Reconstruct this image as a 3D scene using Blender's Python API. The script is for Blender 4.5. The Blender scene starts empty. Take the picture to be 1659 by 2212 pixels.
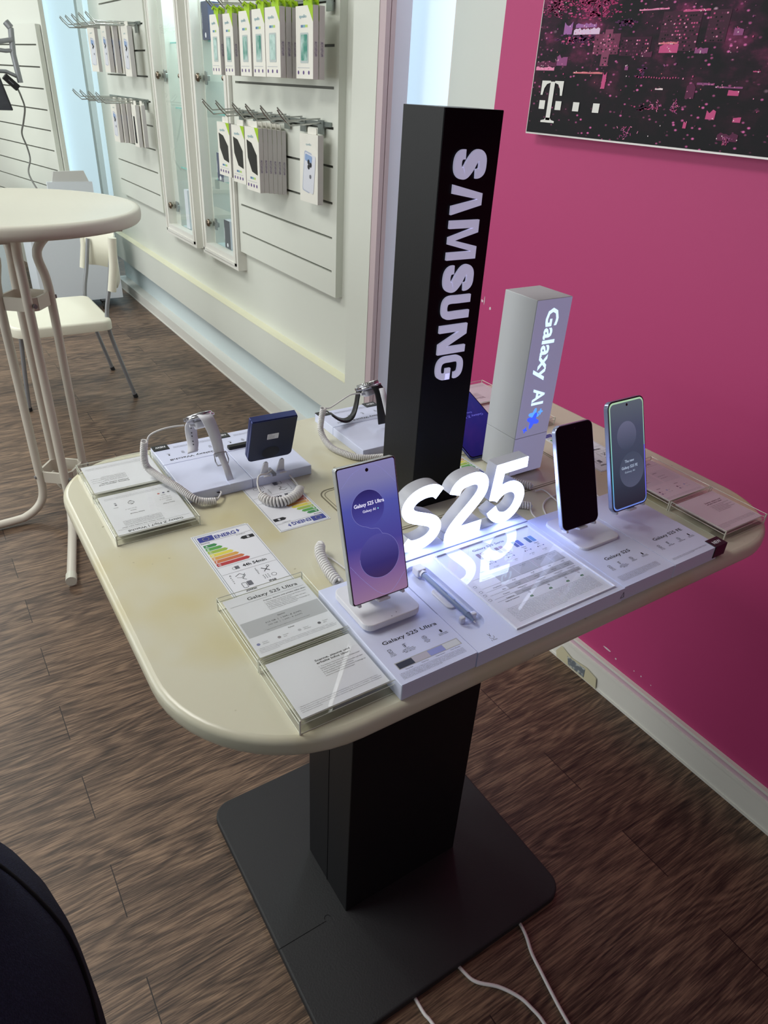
import bpy, bmesh, math, random
from mathutils import Vector, Matrix
from math import pi, sin, cos, radians
random.seed(7)
S = bpy.context.scene
COL = S.collection

# ------------------------------------------------------------------ camera, world, lights, exposure
cam = bpy.data.objects.new('camera', bpy.data.cameras.new('camera'))
COL.objects.link(cam)
cam.data.sensor_fit = 'HORIZONTAL'; cam.data.sensor_width = 36.0
cam.data.lens = 36.0 * 1500.31 / 1659.0
cam.data.clip_start = 0.02
cam.matrix_world = (Matrix.Translation((0, 0, 1.52)) @ Matrix.Rotation(-0.60401593, 4, 'Z')
                    @ Matrix.Rotation(pi / 2 - 0.54393149, 4, 'X') @ Matrix.Rotation(0.06154772, 4, 'Z'))
S.camera = cam
S.cycles.transparent_max_bounces = 32
W = bpy.data.worlds.new('world'); S.world = W; W.use_nodes = True
W.node_tree.nodes['Background'].inputs[0].default_value = (0.93, 0.97, 1.0, 1)
W.node_tree.nodes['Background'].inputs[1].default_value = 0.22
S.view_settings.view_transform = 'Standard'; S.view_settings.look = 'None'
S.view_settings.exposure = 0.0; S.view_settings.gamma = 1.0
S.view_settings.use_curve_mapping = False

def area(name, loc, size, power, color=(1, 1, 1), rot=(0, 0, 0), size_y=None):
    l = bpy.data.lights.new(name, 'AREA'); l.energy = power; l.color = color
    l.shape = 'RECTANGLE'; l.size = size; l.size_y = size_y or size
    o = bpy.data.objects.new(name, l); o.location = loc; o.rotation_euler = rot; COL.objects.link(o)
    return o
area('ceiling_lamp', (-0.75, 1.7, 2.9), 0.6, 34, (1.0, 0.985, 0.93), size_y=1.2)
area('ceiling_lamp', (-0.3, 4.1, 2.9), 0.6, 24, (0.98, 1.0, 0.95), size_y=1.2)
area('ceiling_lamp', (-0.6, 6.6, 2.9), 1.2, 60, (0.97, 1.0, 0.97), size_y=1.2)
area('room_side_fill', (-2.9, 3.6, 1.8), 2.0, 86, (0.96, 1.0, 0.99), rot=(0, -pi / 2, 0), size_y=4.4)  # added unseen fill light, brightens the white wall from the room side
area('niche_lamp', (1.56, 1.98, 2.7), 0.12, 5.5, (0.86, 0.97, 1.0), size_y=0.45)
area('niche_lamp', (1.45, 6.8, 2.7), 0.4, 8, (0.86, 0.98, 1.0), size_y=0.6)
for yy in (3.825, 4.44):
    area('showcase_lamp', (1.60, yy, 2.22), 0.16, 5.0, (0.86, 0.98, 1.0), size_y=0.2)

# ------------------------------------------------------------------ materials
def lin(c):
    c = c / 255.0
    return c / 12.92 if c <= 0.04045 else ((c + 0.055) / 1.055) ** 2.4
def rgb(t): return (lin(t[0]), lin(t[1]), lin(t[2]), 1)
_m = {}
def M(name, color=(200, 200, 200), rough=0.5, metal=0.0, emit=0, emitc=None, trans=0, ior=1.45, alpha=None, spec=None, coat=0, bump=None, var=None):
    if name in _m: return _m[name]
    m = bpy.data.materials.new(name); m.use_nodes = True
    nt = m.node_tree; b = nt.nodes['Principled BSDF']
    b.inputs['Base Color'].default_value = rgb(color)
    b.inputs['Roughness'].default_value = rough; b.inputs['Metallic'].default_value = metal
    b.inputs['IOR'].default_value = ior
    if trans: b.inputs['Transmission Weight'].default_value = trans
    if spec is not None: b.inputs['Specular IOR Level'].default_value = spec
    if coat: b.inputs['Coat Weight'].default_value = coat; b.inputs['Coat Roughness'].default_value = 0.05
    if emit:
        b.inputs['Emission Color'].default_value = rgb(emitc or color); b.inputs['Emission Strength'].default_value = emit
    tc = None
    if bump or var:
        tc = nt.nodes.new('ShaderNodeTexCoord')
    if bump:
        n = nt.nodes.new('ShaderNodeTexNoise'); n.inputs['Scale'].default_value = bump[0]; n.inputs['Detail'].default_value = 3
        nt.links.new(tc.outputs['Object'], n.inputs['Vector'])
        bp = nt.nodes.new('ShaderNodeBump'); bp.inputs['Strength'].default_value = bump[1]; bp.inputs['Distance'].default_value = 0.002
        nt.links.new(n.outputs['Fac'], bp.inputs['Height']); nt.links.new(bp.outputs['Normal'], b.inputs['Normal'])
    if var:   # (scale, second colour, low, high)
        n = nt.nodes.new('ShaderNodeTexNoise'); n.inputs['Scale'].default_value = var[0]; n.inputs['Detail'].default_value = 4
        nt.links.new(tc.outputs['Object'], n.inputs['Vector'])
        r = nt.nodes.new('ShaderNodeValToRGB')
        r.color_ramp.elements[0].position = var[2]; r.color_ramp.elements[0].color = rgb(color)
        r.color_ramp.elements[1].position = var[3]; r.color_ramp.elements[1].color = rgb(var[1])
        nt.links.new(n.outputs['Fac'], r.inputs['Fac']); nt.links.new(r.outputs['Color'], b.inputs['Base Color'])
    _m[name] = m
    return m

def clear_mat(name, tint=(0.93, 0.96, 0.95), gloss=0.12, rough=0.02):
    """thin clear plastic / glass: mostly lets light through, mirrors a little by Fresnel"""
    if name in _m: return _m[name]
    m = bpy.data.materials.new(name); m.use_nodes = True; nt = m.node_tree; nt.nodes.clear()
    out = nt.nodes.new('ShaderNodeOutputMaterial'); mix = nt.nodes.new('ShaderNodeMixShader')
    t = nt.nodes.new('ShaderNodeBsdfTransparent'); t.inputs[0].default_value = (*tint, 1)
    g = nt.nodes.new('ShaderNodeBsdfGlossy'); g.inputs[0].default_value = (1, 1, 1, 1); g.inputs[1].default_value = rough
    lw = nt.nodes.new('ShaderNodeFresnel'); lw.inputs[0].default_value = 1.5
    mul = nt.nodes.new('ShaderNodeMath'); mul.operation = 'MULTIPLY_ADD'; mul.inputs[1].default_value = 1.0; mul.inputs[2].default_value = gloss
    mul.use_clamp = True
    geo = nt.nodes.new('ShaderNodeNewGeometry'); inv = nt.nodes.new('ShaderNodeMath'); inv.operation = 'SUBTRACT'; inv.inputs[0].default_value = 1.0
    nt.links.new(geo.outputs['Backfacing'], inv.inputs[1]); fm = nt.nodes.new('ShaderNodeMath'); fm.operation = 'MULTIPLY'
    nt.links.new(lw.outputs[0], mul.inputs[0]); nt.links.new(mul.outputs[0], fm.inputs[0]); nt.links.new(inv.outputs[0], fm.inputs[1]); nt.links.new(fm.outputs[0], mix.inputs[0])
    nt.links.new(t.outputs[0], mix.inputs[1]); nt.links.new(g.outputs[0], mix.inputs[2]); nt.links.new(mix.outputs[0], out.inputs[0])
    _m[name] = m
    return m

# floor: brown wood-look vinyl planks laid along X
def floor_mat():
    m = bpy.data.materials.new('wood_floor'); m.use_nodes = True; nt = m.node_tree; N = nt.nodes; L = nt.links
    b = N['Principled BSDF']; tc = N.new('ShaderNodeTexCoord'); sep = N.new('ShaderNodeSeparateXYZ')
    L.new(tc.outputs['Object'], sep.inputs[0])
    def math_(op, a, bb=None, c=None):
        n = N.new('ShaderNodeMath'); n.operation = op
        for i, v in enumerate((a, bb, c)):
            if v is None: continue
            if isinstance(v, (int, float)): n.inputs[i].default_value = v
            else: L.new(v, n.inputs[i])
        return n.outputs[0]
    RW = 0.136
    yv = math_('DIVIDE', math_('SUBTRACT', sep.outputs[1], 0.661 - RW * 40), RW)
    row = math_('FLOOR', yv); fy = math_('FRACT', yv)
    odd = math_('MODULO', row, 2.0)
    xv = math_('DIVIDE', math_('ADD', math_('SUBTRACT', sep.outputs[0], 0.05 - 10.8), math_('MULTIPLY', odd, 0.54)), 1.08)
    cl = math_('FLOOR', xv); fx = math_('FRACT', xv)
    # joints
    jx = math_('LESS_THAN', math_('MULTIPLY', math_('MINIMUM', fx, math_('SUBTRACT', 1.0, fx)), 1.08), 0.0011)
    jy = math_('LESS_THAN', math_('MULTIPLY', math_('MINIMUM', fy, math_('SUBTRACT', 1.0, fy)), RW), 0.0006)
    joint = math_('MAXIMUM', jx, math_('MULTIPLY', jy, 0.35))
    comb = N.new('ShaderNodeCombineXYZ'); L.new(row, comb.inputs[0]); L.new(cl, comb.inputs[1])
    wn = N.new('ShaderNodeTexWhiteNoise'); L.new(comb.outputs[0], wn.inputs['Vector'])
    # grain coordinates, shifted per plank
    g = N.new('ShaderNodeCombineXYZ')
    L.new(math_('ADD', math_('MULTIPLY', sep.outputs[0], 3.2), math_('MULTIPLY', wn.outputs['Value'], 37.0)), g.inputs[0])
    L.new(math_('MULTIPLY', sep.outputs[1], 24.0), g.inputs[1]); L.new(math_('MULTIPLY', wn.outputs['Value'], 11.0), g.inputs[2])
    n1 = N.new('ShaderNodeTexNoise'); n1.inputs['Scale'].default_value = 1.6; n1.inputs['Detail'].default_value = 7; n1.inputs['Roughness'].default_value = 0.62; n1.inputs['Distortion'].default_value = 0.5
    L.new(g.outputs[0], n1.inputs['Vector'])
    g2 = N.new('ShaderNodeCombineXYZ')
    L.new(math_('ADD', math_('MULTIPLY', sep.outputs[0], 0.9), math_('MULTIPLY', wn.outputs['Value'], 19.0)), g2.inputs[0])
    L.new(math_('MULTIPLY', sep.outputs[1], 5.5), g2.inputs[1])
    wv = N.new('ShaderNodeTexNoise'); wv.inputs['Scale'].default_value = 1.5; wv.inputs['Detail'].default_value = 2; wv.inputs['Distortion'].default_value = 0.3
    L.new(g2.outputs[0], wv.inputs['Vector'])
    rings = math_('SINE', math_('MULTIPLY', wv.outputs['Fac'], 95.0))
    rings = math_('MULTIPLY_ADD', rings, 0.5, 0.5)
    g3 = N.new('ShaderNodeCombineXYZ')
    L.new(math_('MULTIPLY', sep.outputs[0], 11.0), g3.inputs[0]); L.new(math_('MULTIPLY', sep.outputs[1], 300.0), g3.inputs[1])
    fine = N.new('ShaderNodeTexNoise'); fine.inputs['Scale'].default_value = 1.0; fine.inputs['Detail'].default_value = 4; fine.inputs['Roughness'].default_value = 0.7
    L.new(g3.outputs[0], fine.inputs['Vector'])
    v = math_('ADD', math_('MULTIPLY', n1.outputs['Fac'], 0.33), math_('MULTIPLY', rings, 0.085))
    v = math_('ADD', v, math_('MULTIPLY', fine.outputs['Fac'], 0.73))
    v = math_('ADD', v, math_('MULTIPLY', math_('SUBTRACT', wn.outputs['Value'], 0.5), 0.06))
    r = N.new('ShaderNodeValToRGB'); L.new(v, r.inputs['Fac'])
    e = r.color_ramp.elements
    e[0].position = 0.42; e[0].color = rgb((44, 33, 28)); e[1].position = 0.74; e[1].color = rgb((146, 120, 98))
    k = e.new(0.54); k.color = rgb((82, 65, 54))
    mx = N.new('ShaderNodeMixRGB'); L.new(joint, mx.inputs[0]); L.new(r.outputs[0], mx.inputs[1]); mx.inputs[2].default_value = rgb((28, 20, 18))
    L.new(mx.outputs[0], b.inputs['Base Color'])
    b.inputs['Roughness'].default_value = 0.42; b.inputs['Specular IOR Level'].default_value = 0.35
    bp = N.new('ShaderNodeBump'); bp.inputs['Strength'].default_value = 0.25; bp.inputs['Distance'].default_value = 0.0015
    L.new(v, bp.inputs['Height']); L.new(bp.outputs[0], b.inputs['Normal'])
    return m

def stained_top():
    m = bpy.data.materials.new('cream_laminate'); m.use_nodes = True; nt = m.node_tree; N = nt.nodes; L = nt.links
    b = N['Principled BSDF']; tc = N.new('ShaderNodeTexCoord')
    n = N.new('ShaderNodeTexNoise'); n.inputs['Scale'].default_value = 4.5; n.inputs['Detail'].default_value = 3
    L.new(tc.outputs['Object'], n.inputs['Vector'])
    r = N.new('ShaderNodeValToRGB'); L.new(n.outputs['Fac'], r.inputs[0])
    r.color_ramp.elements[0].position = 0.52; r.color_ramp.elements[0].color = rgb((212, 209, 188))
    r.color_ramp.elements[1].position = 0.72; r.color_ramp.elements[1].color = rgb((205, 193, 140))
    n2 = N.new('ShaderNodeTexNoise'); n2.inputs['Scale'].default_value = 70; n2.inputs['Detail'].default_value = 2
    L.new(tc.outputs['Object'], n2.inputs['Vector'])
    r2 = N.new('ShaderNodeValToRGB'); L.new(n2.outputs['Fac'], r2.inputs[0])
    r2.color_ramp.elements[0].position = 0.74; r2.color_ramp.elements[0].color = (0, 0, 0, 1)
    r2.color_ramp.elements[1].position = 0.80; r2.color_ramp.elements[1].color = (1, 1, 1, 1)
    mx = N.new('ShaderNodeMixRGB'); L.new(r2.outputs[0], mx.inputs[0]); L.new(r.outputs[0], mx.inputs[1]); mx.inputs[2].default_value = rgb((140, 132, 105))
    L.new(mx.outputs[0], b.inputs['Base Color']); b.inputs['Roughness'].default_value = 0.28
    return m

def pinkwall():
    m = M('magenta_paint', (188, 62, 120), 0.55, bump=(60, 0.10))
    return m

def city_mat():
    """night city photograph in magenta: dark trees, lit tower blocks and strings of lamps (poster plane: X along, Y up, in metres)"""
    m = bpy.data.materials.new('city_photo'); m.use_nodes = True; nt = m.node_tree; N = nt.nodes; L = nt.links
    b = N['Principled BSDF']; tc = N.new('ShaderNodeTexCoord')
    mp = N.new('ShaderNodeMapping'); mp.inputs['Scale'].default_value = (1, 1, 1); L.new(tc.outputs['Object'], mp.inputs[0])
    def noise(sc, det=4, stretch=(1, 1, 1), w=0.6):
        q = N.new('ShaderNodeMapping'); q.inputs['Scale'].default_value = stretch; L.new(tc.outputs['Object'], q.inputs[0])
        n = N.new('ShaderNodeTexNoise'); n.inputs['Scale'].default_value = sc; n.inputs['Detail'].default_value = det; n.inputs['Roughness'].default_value = w
        L.new(q.outputs[0], n.inputs['Vector']); return n.outputs['Fac']
    def ramp(f, stops):
        r = N.new('ShaderNodeValToRGB'); L.new(f, r.inputs[0]); e = r.color_ramp.elements
        e[0].position, e[0].color = stops[0]; e[1].position, e[1].color = stops[-1]
        for p, c in stops[1:-1]:
            k = e.new(p); k.color = c
        return r.outputs[0]
    def mix(f, a, c, mode='MIX'):
        n = N.new('ShaderNodeMixRGB'); n.blend_type = mode
        if isinstance(f, float): n.inputs[0].default_value = f
        else: L.new(f, n.inputs[0])
        for i, v in ((1, a), (2, c)):
            if isinstance(v, tuple): n.inputs[i].default_value = v
            else: L.new(v, n.inputs[i])
        return n.outputs[0]
    K = (0, 0, 0, 1); Wt = (1, 1, 1, 1)
    sep = N.new('ShaderNodeSeparateXYZ'); L.new(tc.outputs['Object'], sep.inputs[0])
    base = ramp(noise(9, 5, (1, 1.6, 1)), [(0.40, rgb((22, 22, 28))), (0.52, rgb((62, 28, 54))), (0.62, rgb((140, 48, 100))), (0.74, rgb((205, 100, 160)))])
    # height of the view: brighter haze further up, dark tree tops at the bottom
    hz = ramp(sep.outputs[1], [(0.0, K), (0.10, (0.12, 0.12, 0.12, 1)), (0.30, Wt)])
    col = mix(hz, (0.008, 0.008, 0.011, 1), base)
    # small lamps
    v = N.new('ShaderNodeTexVoronoi'); v.inputs['Scale'].default_value = 55; q = N.new('ShaderNodeMapping'); q.inputs['Scale'].default_value = (1, 1.7, 1)
    L.new(tc.outputs['Object'], q.inputs[0]); L.new(q.outputs[0], v.inputs['Vector'])
    dots = ramp(v.outputs['Distance'], [(0.08, Wt), (0.24, K)])
    patch = ramp(noise(7, 3, (1, 2.6, 1)), [(0.44, K), (0.56, Wt)])
    dots = mix(1.0, dots, patch, 'MULTIPLY')
    col = mix(dots, col, rgb((240, 120, 190)))
    v2 = N.new('ShaderNodeTexVoronoi'); v2.inputs['Scale'].default_value = 26; L.new(q.outputs[0], v2.inputs['Vector'])
    d2 = ramp(v2.outputs['Distance'], [(0.04, Wt), (0.16, K)])
    col = mix(mix(1.0, d2, ramp(noise(5, 2), [(0.52, K), (0.6, Wt)]), 'MULTIPLY'), col, rgb((255, 205, 235)))
    L.new(col, b.inputs['Base Color']); b.inputs['Roughness'].default_value = 0.6; b.inputs['Specular IOR Level'].default_value = 0.2
    return m

wall_white = M('white_wall_paint', (214, 217, 209), 0.6, bump=(90, 0.05))
panel_white = M('slat_panel_white', (216, 219, 211), 0.5)
trim_white = M('white_trim', (225, 224, 218), 0.4)
bounce_trim = M('magenta_bounce_trim', (196, 178, 184), 0.45)  # white trim with magenta bounce and shade put into its colour
lav = M('pale_lavender_paint', (212, 212, 226), 0.45)
kick = M('bluish_lit_kickboard', (205, 218, 222), 0.35)  # bluish reflected light is put into the kickboard's colour
black_matte = M('black_coated_board', (24, 24, 27), 0.45, spec=0.3, bump=(300, 0.05))
black_gloss = M('black_acrylic', (7, 7, 11), 0.3, spec=0.18)
rubber = M('black_rubber', (34, 35, 38), 0.6, bump=(250, 0.25))
white_pl = M('white_plastic', (224, 224, 232), 0.38)
white_tray = M('white_tray', (214, 220, 246), 0.34)
ivory = M('ivory_plastic', (206, 205, 192), 0.38)
ivory_metal = M('ivory_powder_coat', (206, 200, 188), 0.35)
grey_metal = M('grey_powder_coat', (140, 142, 146), 0.35, 0.3)
chrome = M('chrome', (190, 192, 190), 0.18, 1.0)
dchrome = M('worn_nickel', (135, 122, 108), 0.25, 1.0)
zinc = M('zinc_steel', (150, 158, 156), 0.35, 0.8)
ink = M('black_ink', (28, 28, 34), 0.6)
greyink = M('grey_ink', (105, 106, 116), 0.6)
paper = M('white_paper', (232, 234, 242), 0.6)
greyband = M('grey_print', (188, 190, 196), 0.6)
cord_m = M('white_cord', (226, 224, 224), 0.4)
letter_face = M('lit_letter_face', (235, 240, 255), 0.4, emit=8.6, emitc=(180, 197, 255))
letter_side = M('letter_side_acrylic', (190, 192, 202), 0.3, trans=0.0)
lit_text = M('lit_pillar_text', (220, 245, 255), 0.4, emit=1.15, emitc=(205, 240, 255))
acrylic = clear_mat('clear_acrylic', (0.985, 0.988, 0.98), 0.01, 0.02)
acrylic_edge = M('acrylic_edge', (226, 228, 214), 0.12, alpha=1)
glass = clear_mat('clear_glass', (0.985, 0.995, 0.99), 0.0, 0.01)
glass_cover = clear_mat('sheet_cover_glass', (0.99, 0.99, 0.995), 0.03, 0.01)
glass_edge = M('glass_shelf_edge', (120, 200, 195), 0.15)
glow = M('backlit_blind', (225, 242, 250), 0.5, emit=0.52, emitc=(212, 234, 244))
glow2 = M('backlit_panel', (215, 230, 228), 0.5, emit=0.30, emitc=(214, 236, 236))
led = M('led_strip', (240, 250, 255), 0.5, emit=3.0, emitc=(225, 248, 255))
show_in = M('showcase_interior', (205, 226, 230), 0.4)
green = M('lime_plastic', (160, 200, 30), 0.4)
purple = M('purple_print', (95, 70, 130), 0.6)
teal = M('teal_print', (70, 140, 125), 0.4, var=(14, (190, 215, 210), 0.42, 0.62))
bluelogo = M('pale_blue_print', (140, 175, 185), 0.6)
navy = M('navy_print', (52, 62, 100), 0.5)

# ------------------------------------------------------------------ mesh collector
def catmull(pts, n=6, closed=False):
    P = [Vector(p) for p in pts]; out = []; k = len(P)
    for i in range(k if closed else k - 1):
        p0 = P[(i - 1) % k] if (closed or i > 0) else P[0] * 2 - P[1]
        p1, p2 = P[i], P[(i + 1) % k]
        p3 = P[(i + 2) % k] if (closed or i + 2 < k) else P[-1] * 2 - P[-2]
        for j in range(n):
            t = j / n
            out.append(0.5 * ((2 * p1) + (p2 - p0) * t + (2 * p0 - 5 * p1 + 4 * p2 - p3) * t * t + (3 * p1 - p0 - 3 * p2 + p3) * t ** 3))
    if not closed: out.append(P[-1])
    return out

def rrect(x0, x1, y0, y1, r, n=6):
    """rounded rectangle outline, r a number or four radii (x0y0, x1y0, x1y1, x0y1)"""
    if not isinstance(r, (tuple, list)): r = (r,) * 4
    out = []
    for (cx, cy, sx, sy, a0, rr) in ((x0, y0, 1, 1, pi, r[0]), (x1, y0, -1, 1, 1.5 * pi, r[1]), (x1, y1, -1, -1, 0, r[2]), (x0, y1, 1, -1, .5 * pi, r[3])):
        if rr <= 1e-6: out.append((cx, cy)); continue
        ox, oy = cx + sx * rr, cy + sy * rr
        for i in range(n + 1):
            a = a0 + i / n * pi / 2
            out.append((ox + rr * cos(a), oy + rr * sin(a)))
    return out

class MB:
    def __init__(s): s.v = []; s.f = []; s.m = []; s.sm = []; s.mats = []; s.T = Matrix.Identity(4)
    def mi(s, m):
        if m not in s.mats: s.mats.append(m)
        return s.mats.index(m)
    def add(s, vs, fs, m, smooth=False):
        o = len(s.v); k = s.mi(m)
        for p in vs: s.v.append(tuple(s.T @ Vector(p)))
        for f in fs: s.f.append([o + i for i in f]); s.m.append(k); s.sm.append(smooth)
    def box(s, x0, x1, y0, y1, z0, z1, m):
        vs = [(x, y, z) for z in (z0, z1) for y in (y0, y1) for x in (x0, x1)]
        s.add(vs, [(0, 2, 3, 1), (4, 5, 7, 6), (0, 1, 5, 4), (1, 3, 7, 5), (3, 2, 6, 7), (2, 0, 4, 6)], m)
    def prism(s, out, z0, z1, m, ch=0.0, chb=None, side=None, seg=3, smooth=False):
        """outline (x,y) counter-clockwise extruded from z0 to z1 with rounded edges ch on top (chb below)"""
        chb = ch if chb is None else chb
        n = len(out); levels = []
        cx = sum(p[0] for p in out) / n; cy = sum(p[1] for p in out) / n
        def inset(d):
            res = []
            for i in range(n):
                p0, p1, p2 = Vector(out[i - 1]), Vector(out[i]), Vector(out[(i + 1) % n])
                d1 = (p1 - p0); d2 = (p2 - p1)
                if d1.length < 1e-9 or d2.length < 1e-9: res.append(tuple(p1)); continue
                d1.normalize(); d2.normalize()
                n1 = Vector((-d1.y, d1.x)); n2 = Vector((-d2.y, d2.x)); b = (n1 + n2)
                if b.length < 1e-6: res.append(tuple(p1)); continue
                b.normalize(); k = d / max(0.3, b.dot(n1))
                res.append((p1.x + b.x * k, p1.y + b.y * k))
            return res
        if chb > 0:
            for i in range(seg + 1):
                a = i / seg * pi / 2; levels.append((z0 + chb * (1 - sin(a)), chb * (1 - cos(a))))
            levels = [(z0 + chb * (1 - cos(i / seg * pi / 2)), chb * (1 - sin(i / seg * pi / 2))) for i in range(seg + 1)]
        else: levels.append((z0, 0))
        if ch > 0:
            levels += [(z1 - ch * (1 - sin(i / seg * pi / 2)), ch * (1 - cos(i / seg * pi / 2))) for i in range(seg + 1)]
        else: levels.append((z1, 0))
        vs = []
        for z, d in levels:
            ring = inset(d) if d > 1e-9 else out
            vs += [(p[0], p[1], z) for p in ring]
        fs = []
        for l in range(len(levels) - 1):
            for i in range(n):
                j = (i + 1) % n; fs.append((l * n + i, l * n + j, (l + 1) * n + j, (l + 1) * n + i))
        s.add(vs, fs, side or m, smooth)
        t = len(levels) - 1
        s.add([vs[i] for i in range(n)], [tuple(reversed(range(n)))], side or m)
        s.add([vs[t * n + i] for i in range(n)], [tuple(range(n))], m)
    def rbox(s, x0, x1, y0, y1, z0, z1, m, r=0.003, ch=0.001, seg=2, n=4, side=None, smooth=False):
        s.prism(rrect(x0, x1, y0, y1, r, n), z0, z1, m, ch, seg=seg, side=side, smooth=smooth)
    def flat(s, out, z, m):
        s.add([(p[0], p[1], z) for p in out], [tuple(range(len(out)))], m)
    def disc(s, x, y, r, z, m, n=16, ry=None):
        s.flat([(x + r * cos(2 * pi * i / n), y + (ry or r) * sin(2 * pi * i / n)) for i in range(n)], z, m)
    def ring(s, x, y, r, w, z, m, n=20, a0=0, a1=2 * pi):
        vs = []; fs = []
        for i in range(n + 1):
            a = a0 + (a1 - a0) * i / n
            vs += [(x + (r - w) * cos(a), y + (r - w) * sin(a), z), (x + r * cos(a), y + r * sin(a), z)]
        for i in range(n): fs.append((2 * i, 2 * i + 1, 2 * i + 3, 2 * i + 2))
        s.add(vs, fs, m)
    def line(s, pts, w, z, m):
        for a, b in zip(pts[:-1], pts[1:]):
            a = Vector(a); b = Vector(b); d = b - a
            if d.length < 1e-9: continue
            d.normalize(); nn = Vector((-d.y, d.x)) * w / 2
            s.flat([tuple(a - nn), tuple(b - nn), tuple(b + nn), tuple(a + nn)], z, m)
    def frame(s, x0, x1, y0, y1, w, z, m):
        s.line([(x0, y0), (x1, y0)], w, z, m); s.line([(x0, y1), (x1, y1)], w, z, m)
        s.line([(x0, y0), (x0, y1)], w, z, m); s.line([(x1, y0), (x1, y1)], w, z, m)
    def tube(s, pts, r, m, n=8, closed=False, cap=True, smooth=True, rs=None, up=None, sx=1.0):
        P = [Vector(p) for p in pts]; k = len(P); vs = []; fs = []; prev = None
        for i in range(k):
            if closed: t = P[(i + 1) % k] - P[i - 1]
            else: t = P[min(i + 1, k - 1)] - P[max(i - 1, 0)]
            t.normalize()
            if prev is None:
                a = Vector(up) if up else (Vector((0, 0, 1)) if abs(t.z) < 0.9 else Vector((1, 0, 0)))
                prev = (a - t * a.dot(t)).normalized()
            else:
                prev = (prev - t * prev.dot(t))
                prev = prev.normalized() if prev.length > 1e-6 else Vector((0, 0, 1))
            b = t.cross(prev); rr = rs[i] if rs else r
            for j in range(n):
                a = 2 * pi * j / n
                vs.append(P[i] + prev * rr * cos(a) + b * rr * sx * sin(a))
        for i in range(k if closed else k - 1):
            for j in range(n):
                i2 = (i + 1) % k
                fs.append((i * n + j, i * n + (j + 1) % n, i2 * n + (j + 1) % n, i2 * n + j))
        s.add(vs, fs, m, smooth)
        if cap and not closed:
            s.add([vs[j] for j in range(n)], [tuple(reversed(range(n)))], m)
            s.add([vs[(k - 1) * n + j] for j in range(n)], [tuple(range(n))], m)
    def cyl(s, p0, p1, r, m, n=16, r2=None, smooth=True):
        s.tube([p0, p1], r, m, n, rs=[r, r2 if r2 is not None else r], smooth=smooth)
    def lathe(s, prof, c, m, n=32, smooth=True):
        vs = []; fs = []; k = len(prof)
        for r, z in prof:
            for j in range(n):
                a = 2 * pi * j / n; vs.append((c[0] + r * cos(a), c[1] + r * sin(a), c[2] + z))
        for i in range(k - 1):
            for j in range(n): fs.append((i * n + j, i * n + (j + 1) % n, (i + 1) * n + (j + 1) % n, (i + 1) * n + j))
        s.add(vs, fs, m, smooth)
    def strip(s, pts, w, t, m, wdir, smooth=True, ws=None):
        """strap: a flat band along pts, width w along wdir, thickness t"""
        P = [Vector(p) for p in pts]; wd = Vector(wdir).normalized(); vs = []; fs = []
        for i, p in enumerate(P):
            tt = (P[min(i + 1, len(P) - 1)] - P[max(i - 1, 0)]).normalized()
            nn = tt.cross(wd).normalized(); hw = (ws[i] if ws else w) / 2
            for a, b in ((-1, -1), (1, -1), (1, 1), (-1, 1)): vs.append(p + wd * hw * a + nn * t / 2 * b)
        for i in range(len(P) - 1):
            for j in range(4): fs.append((i * 4 + j, i * 4 + (j + 1) % 4, (i + 1) * 4 + (j + 1) % 4, (i + 1) * 4 + j))
        fs.append((3, 2, 1, 0)); e = (len(P) - 1) * 4; fs.append((e, e + 1, e + 2, e + 3))
        s.add(vs, fs, m, smooth)
    def text(s, t, x, y, h, m, z=0.0, fit=None, align='L', bold=0.0, depth=0.0, shear=0.0):
        vs, fs, w, _ = glyphs(t, bold)
        k = h; kx = k
        if fit: kx = fit / max(w, 1e-6)
        W_ = w * kx
        ox = x - (W_ / 2 if align == 'C' else (W_ if align == 'R' else 0))
        if depth:
            n = len(vs)
            top = [(ox + a * kx + shear * b * k, y + b * k, z + depth) for a, b in vs]
            bot = [(p[0], p[1], z) for p in top]
            s.add(top, fs, m)
            edges = {}
            for f in fs:
                for i in range(len(f)):
                    e = (f[i], f[(i + 1) % len(f)]); edges[e] = 1
            side = [(b_, a_, a_ + n, b_ + n) for (a_, b_) in edges if (b_, a_) not in edges]
            s.add(top + bot, side, m)
        else:
            s.add([(ox + a * kx + shear * b * k, y + b * k, z) for a, b in vs], fs, m)
    def build(s, name, parent=None, **kw):
        me = bpy.data.meshes.new(name); me.from_pydata(s.v, [], s.f)
        for m in s.mats: me.materials.append(m)
        me.polygons.foreach_set('material_index', s.m); me.polygons.foreach_set('use_smooth', s.sm); me.update()
        o = bpy.data.objects.new(name, me); COL.objects.link(o)
        if parent:
            o.parent = parent
            o.matrix_parent_inverse = WORLD[parent.name].inverted() if parent.name in WORLD else Matrix.Identity(4)
        tag(o, **kw)
        return o

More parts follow.
